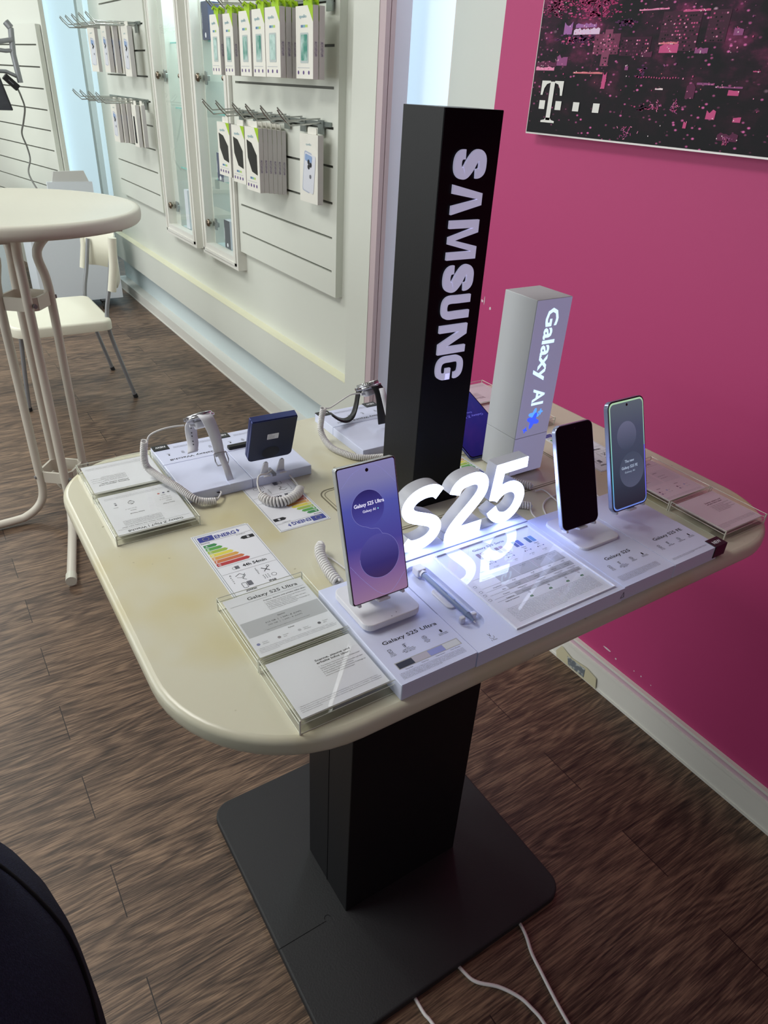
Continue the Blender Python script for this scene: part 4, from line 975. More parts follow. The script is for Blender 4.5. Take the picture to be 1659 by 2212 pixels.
# stylus
pen_m = M('stylus_bluegrey', (122, 138, 176), .3)
t = thing('stylus', (.4585, .512, TRZ), 'blue-grey stylus lying in the bay of the middle display unit', 'stylus')
b = MB(); b.tube([(.4592, .570, TRZ + .003), (.4588, .520, TRZ + .003), (.4586, .475, TRZ + .003)], .0039, pen_m, 10); b.tube([(.4586, .475, TRZ + .003), (.4584, .463, TRZ + .002)], .0039, pen_m, 10, rs=[.0039, .0016]); b.build('barrel', t)
b = MB(); b.tube([(.4584, .463, TRZ + .002), (.4583, .4595, TRZ + .0015)], .001, M('stylus_nib', (205, 206, 220), .4), 8, rs=[.0012, .0006]); b.build('nib', t)
b = MB(); b.rbox(.4575, .4603, .5015, .5145, TRZ + .0055, TRZ + .0072, M('stylus_button', (150, 168, 215), .3), .0012, .0005); b.build('button', t)
b = MB(); b.rbox(.4525, .4655, .570, .584, TRZ - .003, TRZ + .0085, white_pl, .002, .0012); b.tube([(.459, .566, TRZ + .003), (.459, .571, TRZ + .003)], .0048, white_pl, 10); b.build('tether_cap', t)

# S25 unit and S25 FE unit
def info_unit(x0, x1, title, tx, tw, caps, label, puck):
    t = thing('display_tray', ((x0 + x1) / 2, .512, TZ), label, 'display tray')
    b = MB(); b.rbox(x0, x1, .4195, .606, TZ, TRZ, white_tray, .0015, .001); b.build('tray_body', t)
    b = MB(); b.T = NEAR(x0, .4195, TRZ); wm = (x1 - x0) * 1000; b.rbox(.4, wm - .4, .4, 76, 0, .6, white_tray, .4, .1); b.build('info_plate', t)
    b = MB(); b.T = NEAR(x0, .4195, TRZ + .0006)
    b.text(title, tx, 54.5, 6.0, ink, .15, fit=tw, bold=.012)
    icon_row(b, (18, 38, 61, 84), 42, 1.0, caps, .15)
    foot(b, 8, 20 if puck else 12, wm - 24, .8, 8 if puck else 3, z=.15)
    b.build('printed_text', t)
    if puck:
        b = MB(); b.prism(rrect(.6885, .7665, .5045, .585, .011, 6), TRZ + .0002, TRZ + .004, white_pl, .0012, 0); b.build('stand_puck', t)
    return t
info_unit(.6756, .7780, 'Galaxy S25', 25, 50, (('Display', '15,6 cm/', '6,2" FHD+'), ('Kamera', '50MP (Weitwinkel),', '12MP (Ultra Weitwinkel),', '10MP (Tele)'), ('Speicher', '256GB/128GB'), ('Videowiedergabe', 'Bis zu 29 Stunden')), 'white display unit with a flat pad under the switched-off phone', True)
t = info_unit(.7786, .8790, 'Galaxy S25 FE', 24, 63, (('Display', '16,91 cm/', '6,7" FHD+'), ('Kamera', '50MP, 12MP, 8MP'), ('Speicher', '512GB/256GB/128GB'), ('Videowiedergabe', 'Bis zu 28 Stunden')), 'rightmost white display unit with a black NEW tag at its near corner', False)
b = MB(); b.rbox(.8680, .8955, .4185, .4375, TZ + .004, TRZ + .0016, M('tag_black', (18, 18, 22), .3), .0006, .0004)
b.T = NEAR(.8682, .4195, TRZ + .0016); b.text('NEW', 13.6, 5.2, 6.4, paper, .2, fit=17, align='C', bold=.02); b.build('new_tag', t)

# --- glowing S25 letters
t = thing('illuminated_sign', (.552, .627, TRZ), 'big glowing white sign of one letter and two digits on the middle display unit', 'sign')
def glow_letter(parts):
    """parts: ('s', centreline, width) or ('p', polygon) in world x,z"""
    body = MB(); face = MB()
    for mb, m_, za, zb in ((body, letter_side, 0.0, .0195), (face, letter_face, .0195, .0208)):
        mb.T = frame2((0, .6367, 0), (1, 0, 0), (0, 0, 1))
        for p in parts:
            if p[0] == 's': stroke(mb, p[1], p[2], m_, za, zb)
            else: poly(mb, p[1], m_, za, zb)
    o = body.build('letter', t); face.build('lit_face', o)
def cm(pts, n=6): return [(p.x, p.y) for p in catmull([(a, c, 0) for a, c in pts], n)]
half = [(.5124, 1.0712), (.5060, 1.0765), (.4965, 1.0790), (.4850, 1.0783), (.4735, 1.0745), (.4650, 1.0670), (.4625, 1.0585), (.4665, 1.0500), (.4750, 1.0440)]
full = half + [(.487, 1.0387)] + [(.974 - a, 2.0774 - c) for a, c in reversed(half)]
glow_letter([('s', cm(full), .0180)])
glow_letter([('s', cm([(.5390, 1.0615), (.5425, 1.0700), (.5500, 1.0760), (.5610, 1.0785), (.5730, 1.0785), (.5835, 1.0740), (.5885, 1.0650), (.5870, 1.0540), (.5790, 1.0430), (.5660, 1.0300), (.5520, 1.0165), (.5430, 1.0060), (.5390, .9980)]), .0180),
             ('p', [(.5296, .9888), (.5928, .9888), (.5938, 1.0063), (.5400, 1.0063), (.5300, 1.0010)])])
glow_letter([('p', [(.6255, 1.0733), (.6675, 1.0744), (.6669, 1.0904), (.6098, 1.0890), (.6045, 1.0345), (.6187, 1.0300), (.6225, 1.0480)]),
             ('s', cm([(.6125, 1.0345), (.6215, 1.0430), (.6330, 1.0480), (.6460, 1.0475), (.6570, 1.0405), (.6625, 1.0290), (.6600, 1.0155), (.6515, 1.0040), (.6390, .9985), (.6260, 1.0010), (.6165, 1.0085), (.6110, 1.0175)]), .0172)])
b = MB(); b.box(.5290, .672, .6175, .6364, TRZ + .0015, TRZ + .0030, letter_side); b.build('base_bar', t)

# ------------------------------------------------------------------ phones
def grad_screen(name, stops, strength=.55, axis=2, gloss=.06):
    if name in _m: return _m[name]
    m = bpy.data.materials.new(name); m.use_nodes = True; nt = m.node_tree; N = nt.nodes; L = nt.links; b = N['Principled BSDF']
    tc = N.new('ShaderNodeTexCoord'); sp = N.new('ShaderNodeSeparateXYZ'); L.new(tc.outputs['Generated'], sp.inputs[0])
    r = N.new('ShaderNodeValToRGB'); L.new(sp.outputs[axis], r.inputs[0]); e = r.color_ramp.elements
    e[0].position, e[0].color = stops[0][0], rgb(stops[0][1]); e[1].position, e[1].color = stops[-1][0], rgb(stops[-1][1])
    for p, c in stops[1:-1]:
        k = e.new(p); k.color = rgb(c)
    b.inputs['Base Color'].default_value = (0.004, 0.004, 0.006, 1); b.inputs['Roughness'].default_value = gloss
    L.new(r.outputs[0], b.inputs['Emission Color']); b.inputs['Emission Strength'].default_value = strength
    _m[name] = m; return m
bezel = M('screen_bezel_black', (6, 6, 8), .05)
def phone(name, pos, w, h, th, tilt, body_m, label, cat='phone', yaw=0.0, r=.010, face_m=None):
    t = thing(name, pos, label, cat)
    u = Vector((cos(yaw), sin(yaw), 0)); back = Vector((-sin(yaw), cos(yaw), 0))
    v = back * sin(tilt) + Vector((0, 0, 1)) * cos(tilt)
    T = frame2(pos, u, v)
    b = MB(); b.T = T; b.prism(rrect(-w / 2, w / 2, 0, h, r, 8), -th, 0, face_m or bezel, .0008, .0012, side=body_m, seg=2); b.build('body', t)
    return t, T
w, h = .0776, .1628
t, T = phone('smartphone', (.3685, .5280, 1.0137), w, h, .0082, radians(17.2), M('titanium_silver', (196, 200, 204), .3, .6), 'large smartphone showing a lavender-blue wallpaper, on the leftmost display unit', r=.0035)
scr = grad_screen('wallpaper_lavender', [(0, (176, 138, 178)), (.20, (146, 112, 178)), (.42, (86, 82, 176)), (.70, (96, 104, 200)), (.88, (150, 150, 206)), (1, (160, 156, 214))], .62)
b = MB(); b.T = T; b.flat(rrect(-w / 2 + .0018, w / 2 - .0018, .0018, h - .0018, .0028, 5), .0003, scr); o = b.build('screen', t)
b = MB(); b.T = T; d1 = grad_screen('wallpaper_disc_upper', [(0, (92, 92, 190)), (.55, (72, 70, 160)), (1, (48, 46, 118))], .6); d2 = grad_screen('wallpaper_disc_lower', [(0, (76, 58, 112)), (.35, (66, 60, 136)), (1, (100, 98, 190))], .6)
b.disc(-.0040, h * .680, .0212, .0005, d1, 48); b.build('wallpaper_shape', o)
b = MB(); b.T = T; b.disc(.0040, h * .318, .0262, .0005, d2, 48); b.build('wallpaper_shape', o)
b = MB(); b.T = T; wl = M('wallpaper_line', (150, 150, 220), .2, emit=.6)
b.ring(-.0040, h * .680, .0215, .0003, .0006, wl, 36, pi * .15, pi * 1.42); b.ring(.0040, h * .318, .0265, .0003, .0006, wl, 40, -pi * 1.02, pi * .42)
b.line(cm([(-.0093, h * .680 - .0208), (-.003, h * .531), (.006, h * .517), (.0107, h * .475)], 4), .0003, .0006, wl)
b.line(cm([(-w * .46, h * .30), (-w * .25, h * .16), (0, h * .035), (w * .2, h * .03), (w * .45, h * .14)], 4), .0003, .0004, wl)
b.line(cm([(-w * .44, h * .86), (-w * .2, h * .95), (w * .15, h * .97), (w * .46, h * .82)], 4), .0003, .0004, wl)
b.build('wallpaper_line', o)
b = MB(); b.T = T; st = M('screen_text', (240, 240, 255), .3, emit=.95, emitc=(235, 235, 255))
b.text('Galaxy S25 Ultra', -.0020, h * .700, .0045, st, .0008, fit=.0395, align='C', bold=.012); b.text('Galaxy AI', -.003, h * .655, .0031, st, .0008, fit=.0170, align='C')
b.disc(.0088, h * .662, .0009, .0008, M('screen_spark', (130, 240, 235), .3, emit=.9), 4); b.build('screen_text', o)
b = MB(); b.T = T; b.disc(0, h - .0085, .0021, .0009, bezel, 16); b.ring(0, h - .0085, .0012, .0003, .001, M('lens_ring', (30, 32, 45), .1)); b.build('front_camera', t)
def stand_bits(t, T, w, h, zfoot):
    b = MB(); b.T = T; 
    b.rbox(-.006, .010, -.0035, -.0003, -.009, .0035, white_pl, .001, .0006)
    b.rbox(w * .40 - .003, w * .40 + .001, -.003, .001, -.009, .001, M('clear_grip', (215, 216, 224), .15), .001, .0004); b.rbox(-w * .40 - .001, -w * .40 + .003, -.003, .001, -.009, .001, M('clear_grip', (215, 216, 224), .15), .001, .0004)
    b.rbox(-.011, .011, -.004, h * .45, -.030, -.0095, white_pl, .003, .002)
    return b
b = stand_bits(t, T, w, h, 0); b.build('holder_bracket', t)

w, h = .0705, .1469
t, T = phone('smartphone', (.7030, .5290, 1.0115), w, h, .0074, radians(20.5), M('aluminium_blue', (176, 184, 212), .25, .7), 'smartphone with a dark switched-off screen on a white stand', yaw=-.015)
b = MB(); b.T = T; b.flat(rrect(-w / 2 + .0016, w / 2 - .0016, .0016, h - .0016, .009, 8), .0003, M('screen_off', (14, 15, 26), .12, spec=.12)); b.build('screen', t)
b = MB(); b.T = T; b.disc(0, h - .0075, .0013, .0006, M('lens_green', (20, 34, 32), .1), 12); b.build('front_camera', t)
b = stand_bits(t, T, w, h, 0); b.build('holder_bracket', t)

w, h = .0766, .1613
t, T = phone('smartphone', (.8045, .5278, 1.0142), w, h, .0076, radians(19.5), M('aluminium_slate', (150, 158, 182), .28, .7), 'smartphone showing a grey-blue screen rimmed with green and violet light, nearest the magenta wall')
rim = grad_screen('wallpaper_rim', [(0, (120, 150, 245)), (.25, (110, 200, 235)), (.6, (150, 215, 205)), (1, (190, 230, 190))], .75)
inner = grad_screen('wallpaper_slate', [(0, (40, 50, 66)), (.35, (66, 84, 106)), (.75, (88, 100, 128)), (1, (112, 126, 140))], .55)
b = MB(); b.T = T; b.flat(rrect(-w / 2 + .0022, w / 2 - .0022, .0022, h - .0022, .0085, 8), .0003, rim); o = b.build('screen', t)
b = MB(); b.T = T
vio = M('rim_violet', (110, 110, 250), .3, emit=.8, emitc=(120, 118, 250)); b.flat(rrect(w / 2 - .0052, w / 2 - .0022, .012, h * .55, .0005, 2), .0004, vio)
b.build('screen_rim_light', o)
b = MB(); b.T = T; b.flat(rrect(-w / 2 + .0042, w / 2 - .0040, .0044, h - .0046, .0072, 8), .0005, inner); b.build('wallpaper_field', o)
b = MB(); b.T = T; b.disc(-.002, h * .675, .0205, .0007, grad_screen('slate_disc_upper', [(0, (78, 94, 120)), (1, (128, 134, 166))], .55), 40); b.build('wallpaper_shape', o)
b = MB(); b.T = T; b.disc(.006, h * .355, .0262, .0007, grad_screen('slate_disc_lower', [(0, (100, 110, 138)), (1, (82, 98, 122))], .55), 40); b.build('wallpaper_shape', o)
b = MB(); b.T = T; st2 = M('screen_text_dim', (190, 205, 225), .3, emit=.62, emitc=(180, 200, 225))
b.text('The new', .001, h * .43, .0042, st2, .001, fit=.020, align='C', bold=.02); b.text('Galaxy S25 FE', .001, h * .375, .0042, st2, .001, fit=.0345, align='C', bold=.02); b.text('Galaxy AI', .001, h * .335, .0028, st2, .001, fit=.0215, align='C'); b.build('screen_text', o)
b = MB(); b.T = T; b.disc(0, h - .0085, .0020, .0012, bezel, 16); b.build('front_camera', t)
b = stand_bits(t, T, w, h, 0); b.build('holder_bracket', t)

# folded flip phone seen from behind
w, h = .0752, .0855; navy_m = M('navy_metallic', (44, 56, 112), .32, .35); navy_f = M('navy_satin_back', (34, 42, 70), .38)
t = thing('folding_phone', (.4125, .933, 1.002), 'dark blue folded flip phone standing upright with a small white sticker on its back', 'phone')
u = Vector((cos(-.045), sin(-.045), 0)); bk = Vector((-u.y, u.x, 0)); tl = radians(-20.5); v = bk * sin(tl) + Vector((0, 0, cos(tl))); T = frame2((.4125, .933, 1.002), u, v)
b = MB(); b.T = T; b.prism(rrect(-w / 2, w / 2, 0, h, (.008, .008, .0015, .0015), 8), -.0064, 0, navy_f, .0008, .0008, side=navy_m); b.build('rear_half', t)
b = MB(); b.T = T; b.prism(rrect(-w / 2, w / 2, 0, h, (.008, .008, .0015, .0015), 8), -.0137, -.0072, bezel, .0008, .0008, side=navy_m); b.build('front_half', t)
b = MB(); b.T = T; b.box(-w / 2 + .001, w / 2 - .001, h - .0005, h + .0014, -.0125, -.0012, navy_m); b.build('hinge', t)
b = MB(); b.T = T; b.flat(rrect(-.0095, .0095, .0445, .0560, .001, 2), .0002, paper); b.text('SAMSUNG', -.0080, .0535, .0013, ink, .0003, fit=.006)
for i in range(4): b.text('Model SM-F IMEI 35', -.0080, .0508 - i * .0018, .0009, ink, .0003, fit=.011)
b.build('sticker', t)
b = MB(); b.T = T; b.disc(0.0, .0150, .0150, .0003, M('adhesive_pad', (24, 28, 40), .5), 28, ry=.0125); b.build('security_pad', t)
# brackets belong to the tray below

# big unfolded phone behind the pillars
t = thing('folding_phone', (.803, .90, .985), 'large unfolded phone with a deep blue screen lying tilted between the two sign pillars', 'phone')
tl = radians(20); v = Vector((0, cos(tl), sin(tl))); T = frame2((.749, .8265, .9685), (1, 0, 0), v)
b = MB(); b.T = T; b.prism(rrect(0, .1095, 0, .1635, .007, 6), 0.0, .0048, bezel, .0006, .0008, side=navy_m); b.build('body', t)
b = MB(); b.T = T; b.flat(rrect(.0025, .107, .0025, .161, .006, 6), .0051, grad_screen('screen_blue', [(0, (36, 30, 120)), (.5, (52, 46, 150)), (1, (66, 66, 160))], .45)); o = b.build('screen', t)
b = MB(); b.T = T @ Matrix.Translation((.096, .098, .0054)) @ Matrix.Rotation(pi, 4, 'Z'); bt = M('screen_text_blue', (110, 110, 215), .3, emit=.5)
b.text('Galaxy Z Fold7', 0, 0, .0052, bt, 0, fit=.062); b.text('Galaxy AI', .020, -.009, .0036, bt, 0, fit=.026); b.build('screen_text', o)
b = MB(); b.rbox(.775, .835, .90, .96, TZ, TZ + .024, white_pl, .008, .002); b.build('wedge_stand', t)

# ------------------------------------------------------------------ trays on the far side
def far_tray(x0, x1, y0, y1, yi, title, label, tags, tw, txt_right=None):
    t = thing('display_tray', ((x0 + x1) / 2, (y0 + y1) / 2, TZ), label, 'display tray'); z1 = TZ + .0165
    b = MB(); b.rbox(x0, x1, y0, yi - .0003, TZ, z1, white_tray, .001, .001); b.rbox(x0, x1, yi + .0003, y1, TZ, z1, white_tray, .001, .001); b.build('tray_body', t)
    b = MB(); b.T = FAR(x1, y1, z1); wm = (x1 - x0) * 1000
    b.text(title, wm * .5, 56 if y1 - yi > .06 else 40, 6.0, ink, .15, fit=tw, align='C', bold=.012)
    icon_row(b, (wm * .16, wm * .38, wm * .6, wm * .82), 40, .9, (('Display', 'Super'), ('Kamera', '50MP'), ('Speicher', '32GB'), ('Laufzeit', 'bis zu 40 h')), .15)
    foot(b, 6, 18, wm - 40, .8, 6, z=.15)
    b.build('printed_text', t)
    for xt in tags:
        b = MB(); b.rbox(xt, xt + .027, y1 - .018, y1 + .0012, TZ + .003, z1 + .0012, M('tag_black', (18, 18, 22), .3), .0005, .0004)
        b.T = FAR(xt + .027, y1 + .0012, z1 + .0012); b.text('NEW', 13.5, 6.2, 6.4, paper, .2, fit=17, align='C', bold=.02); b.build('new_tag', t)
    return t
t8 = far_tray(.2665, .3745, .9165, 1.0955, 1.024, 'Galaxy Watch8', 'white tray under the white-strapped watch at the far left of the table', (.2672,), 78)
b = MB(); b.strip([(.3425, .929, TZ + .0165), (.3405, .938, TZ + .034), (.3375, .948, TZ + .052), (.3350, .955, TZ + .064)], .0105, .003, white_pl, (1, 0, 0)); b.box(.3365, .3485, .9155, .930, TZ + .012, TZ + .0172, white_tray); b.disc(.318, .9160, .004, TZ + .008, ink); b.build('watch_post', t8)
t7 = far_tray(.3752, .4800, .9165, 1.0955, 1.024, 'Galaxy Z Flip7', 'white tray with two prongs holding the folded blue flip phone', (.3760,), 78)
b = MB(); z1 = TZ + .0165
for xx in (.3985, .4265):
    b.prism([(xx - .0065, .912), (xx + .0065, .912), (xx + .0045, .9165), (xx - .0045, .9165)], z1, z1 + .001, white_pl)
    b.T = frame2((xx, .9315, z1), (1, 0, 0), (0, sin(radians(-20)), cos(radians(-20)))); b.prism([(-.0075, 0), (.0075, 0), (.0038, .026), (.0015, .0285), (-.0015, .0285), (-.0038, .026)], 0.0045, .0075, white_pl, .0006); b.T = Matrix.Identity(4)
b.build('phone_prong', t7)
b = MB(); b.rbox(.409, .416, .9163, .94, z1 - .004, z1 + .0002, M('slot_grey', (140, 142, 156), .5), .0005, .0001); b.build('cord_slot', t7)
b = MB(); b.rbox(.3805, .4300, 1.028, 1.0385, z1, z1 + .0055, M('short_black_bar', (14, 14, 16), .5), .002, .001); b.build('black_strip', t7)  # short near-black bar lying across the tray top
tc_ = far_tray(.5855, .7200, .9240, 1.1035, 1.032, 'Galaxy Watch8 Classic', 'white tray under the black-strapped watch, left of the black pillar', (.5862, .692), 100)
b = MB(); b.strip([(.668, .955, z1), (.668, .972, z1 + .03), (.668, .99, z1 + .06), (.668, 1.0, z1 + .075)], .0105, .003, white_pl, (1, 0, 0)); b.build('watch_post', tc_)

# ------------------------------------------------------------------ watches
def watch(C, n, xa, strap_m, case_m, name, label, near, far, wn, wf, classic=False):
    t = thing(name, C, label, 'watch')
    n = Vector(n).normalized(); u = Vector(xa); u = (u - n * u.dot(n)).normalized(); v = n.cross(u)
    T = Matrix(((u.x, v.x, n.x, C[0]), (u.y, v.y, n.y, C[1]), (u.z, v.z, n.z, C[2]), (0, 0, 0, 1)))
    b = MB(); b.T = T; b.rbox(-.0215, .0215, -.0215, .0215, -.0055, -.001, case_m, .013, .0018, smooth=True)
    b.lathe([(0, -.0085), (.012, -.0082), (.015, -.0055), (.0205, -.003), (.0208, .0015), (.0190, .0030), (.0185, .0026)], (0, 0, 0), case_m, 36); b.build('case', t)
    b = MB(); b.T = T; b.lathe([(.0186, .0026), (.010, .0031), (0, .0032)], (0, 0, 0), bezel, 36); b.build('face', t)
    if classic:
        b = MB(); b.T = T
        for i in range(36):
            a = 2 * pi * i / 36; b.tube([(.0200 * cos(a), .0200 * sin(a), .0012), (.0192 * cos(a), .0192 * sin(a), .0052)], .0011, chrome, 5)
        b.lathe([(.0195, .001), (.0204, .003), (.0192, .0052), (.0175, .0050), (.0172, .003)], (0, 0, 0), chrome, 36); b.build('rotating_bezel', t)
    b = MB(); b.T = T; b.cyl((-.0205, .006, -.001), (-.0245, .006, -.001), .0026, case_m, 12); b.cyl((-.0205, -.007, -.001), (-.0238, -.007, -.001), .0022, case_m, 12); b.build('crown', t)
    b = MB(); b.strip(catmull(near, 6), .020, .0022, strap_m, (1, 0, 0), ws=None if wn is None else [wn[0] + (wn[1] - wn[0]) * i / (6 * (len(near) - 1)) for i in range(6 * (len(near) - 1) + 1)]); b.build('strap', t)
    b = MB(); P = catmull(far, 6); b.strip(P, .020, .0022, strap_m, wf, ws=[.021 - .004 * i / (len(P) - 1) for i in range(len(P))])
    hm = M('strap_hole', (90, 90, 96), .6) if strap_m is not M('black_strap', (24, 24, 28), .45) else M('strap_hole_light', (196, 198, 204), .5)
    for i in range(5):
        k = int(len(P) * (.35 + .1 * i)); p = P[min(k, len(P) - 1)]
        b.tube([p + Vector((0, -.0016, .0004)), p + Vector((0, -.0010, .0002))], .0012, hm, 6)
    b.build('strap', t)
    b = MB(); b.T = T; b.rbox(-.011, .009, -.008, .012, -.019, -.0085, white_pl, .004, .002, smooth=True); b.tube([(-.011, .001, -.013), (-.019, .001, -.012)], .0024, white_pl, 8); b.build('charger_clip', t)
    return t, T
ws_m = M('white_strap', (222, 222, 230), .45); bs_m = M('black_strap', (24, 24, 28), .45)
t, T = watch((.3200, .985, 1.074), (-.06, .50, .86), (1, 0, 0.05), ws_m, M('watch_silver', (190, 190, 196), .2, .9), 'smartwatch', 'silver smartwatch with an open white rubber strap held above its tray',
      [(.3215, .968, 1.0825), (.3240, .958, 1.078), (.3290, .953, 1.060), (.3330, .951, 1.040), (.3360, .950, 1.016)], [(.3185, 1.0005, 1.0635), (.3130, 1.008, 1.050), (.3115, 1.006, 1.035), (.3100, .998, 1.021), (.3050, .988, 1.012)], (.0215, .0155), (1, .1, 0))
b = MB(); b.tube([Vector(p) for p in ((.3260, .949, 1.022), (.3455, .949, 1.022), (.3480, .946, 1.010), (.3460, .944, 1.003), (.3290, .944, 1.003), (.3265, .946, 1.010))], .0012, M('watch_silver', (190, 190, 196), .2, .9), 6, closed=True); b.tube([(.336, .950, 1.020), (.337, .945, 1.004)], .001, chrome, 6); b.build('buckle', t)
t, T = watch((.6560, 1.028, 1.054), (-.10, .42, .88), (1, 0, 0.08), bs_m, M('watch_silver', (190, 190, 196), .2, .9), 'smartwatch', 'silver smartwatch with ridged bezel and open black leather strap, left of the black pillar',
      [(.6600, 1.010, 1.061), (.6635, 1.001, 1.052), (.6655, .996, 1.035), (.6665, .992, 1.010), (.6680, .990, .990)], [(.6500, 1.043, 1.045), (.6500, 1.052, 1.030), (.6450, 1.050, 1.008), (.6320, 1.040, .9935), (.6150, 1.033, .990), (.5980, 1.030, .9960), (.5800, 1.029, 1.010)], (.0215, .019), (.25, 1, 0) , True)

# ------------------------------------------------------------------ cords
def cord(name, label, plain=(), coils=(), R=.0046, r=.0014, pitch=.0031):
    b = MB()
    for p in plain: b.tube(catmull(p, 6), .0014, cord_m, 6)
    for p in coils: coil(b, p, R, r, pitch, cord_m)
    return tag(b.build(name), label, 'cord')
cord('coiled_cord', 'white coiled security cord looping from the white-strapped watch over its sign holder', [[(.2965, .990, 1.0600), (.280, .993, 1.0600), (.262, .997, 1.0570), (.2455, 1.0, 1.050), (.2395, 1.0, 1.0400), (.2370, 1.0, 1.0330)], [(.3050, .893, .973), (.3120, .900, .974), (.3190, .910, .974), (.3200, .9155, .974)]],
     [[(.2358, 1.0, 1.0420), (.2330, 1.002, 1.0230), (.2330, 1.004, 1.0030), (.2375, 1.000, .9920), (.2460, .970, .9900), (.2580, .935, .9890), (.2720, .904, .9810), (.2850, .897, .9750), (.3050, .893, .9720)]])
cord('coiled_cord', 'short thick white coiled cord on the energy label before the flip phone', [[(.3730, .868, .972), (.3700, .885, .985), (.3800, .903, .992), (.3980, .9130, .987), (.4120, .925, .984)], [(.4345, .868, .972), (.4390, .890, .970), (.4390, .915, .973)]],
     [[(.3715, .8740, .9725), (.3735, .8580, .9725), (.3820, .8480, .9725), (.3940, .8440, .9725), (.4090, .8480, .9725), (.4220, .8550, .9725), (.4330, .8660, .9725)]], R=.0062, r=.0021, pitch=.0046)
cord('coiled_cord', 'white coiled security cord of the black-strapped watch hanging down to the table', [[(.6350, 1.022, 1.044), (.6150, 1.021, 1.045), (.5930, 1.02, 1.037), (.5720, 1.02, 1.028), (.5620, 1.02, 1.0285), (.5590, 1.02, 1.0250)]],
     [[(.5585, 1.02, 1.0300), (.5545, 1.02, 1.0100), (.5510, 1.016, .9900), (.5515, 1.000, .9760), (.5530, .975, .9710), (.5610, .9480, .9710), (.5710, .9280, .9710), (.5900, .9140, .9710), (.6200, .9050, .9710), (.6550, .8980, .9710)]])
cord('coiled_cord', 'white coiled cord standing out behind the lavender phone near the energy label', [[(.3860, .694, .967), (.3900, .672, .967), (.3935, .640, .968), (.3930, .600, .975)], [(.366, .620, .972), (.372, .612, .975), (.377, .605, .98)]],
     [[(.3655, .6230, .9725), (.3660, .6450, .9730), (.3690, .6690, .9740), (.3735, .6880, .9770), (.3800, .7000, .9790), (.3860, .7010, .9790)]], R=.0060, r=.0021, pitch=.0046)
cord('coiled_cord', 'white cord with two short coils between the glowing sign and the dark phone', [[(.7777, .690, .968), (.790, .6890, .968), (.7920, .6780, .968), (.788, .660, .968), (.7790, .630, .970), (.765, .60, .972)], [(.8006, .6656, .967), (.7766, .6617, .967), (.7543, .6479, .967), (.7365, .6200, .967)], [(.729, .650, .968), (.722, .638, .967), (.7174, .618, .967)]],
     [[(.7600, .735, .9715), (.7680, .718, .9715), (.7777, .7000, .9715)], [(.7050, .6720, .9715), (.7180, .6660, .9715), (.7330, .6520, .9715)]], R=.0048, r=.0016, pitch=.0040)
cord('coiled_cord', 'thin white cord on the table behind the phone nearest the magenta wall', [[(.885, .70, .967), (.872, .665, .967), (.860, .630, .968), (.850, .606, .974)]], [])

# ------------------------------------------------------------------ clear sign holders with cards
T1 = ['1. Try Galaxy: Noch kein Samsung? Erlebe unser', '   Galaxy direkt auf deinem Gerät.', '2. Smart Switch: Mache Datentransfer auf dein', '   neues Galaxy Smartphone einfach', '3. MeinGalaxy: Buche persönliche Trainings zu', '   unseren neuen AI-Funktionen!']
def holder(x0, x1, y0, y1, label, draw, far=False, hgt=.020, group=None, tint=None):
    t = thing('sign_holder', ((x0 + x1) / 2, (y0 + y1) / 2, TZ), label, 'sign holder', group); z1 = TZ + hgt
    b = MB(); b.prism(rrect(x0, x1, y0, y1, .0015, 2), TZ, z1 - .0062, acrylic, .0006); b.build('acrylic_base', t)
    b = MB(); b.prism(rrect(x0 + .002, x1 - .002, y0 + .0015, y1 - .0015, .001, 2), z1 - .0035, z1, acrylic, .0005); b.build('acrylic_cover', t)
    b = MB(); e = .0009
    for zz in (TZ + .0006, z1 - .0066, z1 - .0004):
        P = [(x0 + e, y0 + e, zz), (x1 - e, y0 + e, zz), (x1 - e, y1 - e, zz), (x0 + e, y1 - e, zz)]
        b.tube(P, .0006, acrylic_edge, 4, closed=True, smooth=False)
    for p in ((x0, y0), (x1, y0), (x1, y1), (x0, y1)):
        b.cyl((p[0] + (e if p[0] == x0 else -e), p[1] + (e if p[1] == y0 else -e), TZ), (p[0] + (e if p[0] == x0 else -e), p[1] + (e if p[1] == y0 else -e), z1), .0011, acrylic_edge, 6)
    b.build('acrylic_edge', t)
    b = MB(); m = .0055; zc = z1 - .0052
    b.T = (FAR(x1 - m, y1 - m, zc) if far else NEAR(x0 + m, y0 + m, zc)); wm, hm = (x1 - x0 - 2 * m) * 1000, (y1 - y0 - 2 * m) * 1000
    b.box(0, wm, 0, hm, 0, .8, tint or paper)
    b.T = b.T @ Matrix.Translation((0, 0, .9)); draw(b, wm, hm); b.build('card', t)
    return t
def scan_card(b, w, h):
    b.text('Scanne, staune und', w * .47, h * .74, 3.0, ink, 0, fit=w * .42, bold=.02); b.text('erhalte Infos über:', w * .47, h * .69, 3.0, ink, 0, fit=w * .40, bold=.02)
    for i, s_ in enumerate(T1): b.text(s_, w * .47, h * .63 - i * 3.1, 1.75, ink, 0, fit=w * (.49, .32, .49, .36, .49, .34)[i])
    for i in range(4): b.text(FOOT[i], 4, h * .16 - i * 2.6, 1.25, greyink, 0, fit=w * (.9, .93, .92, .22)[i])
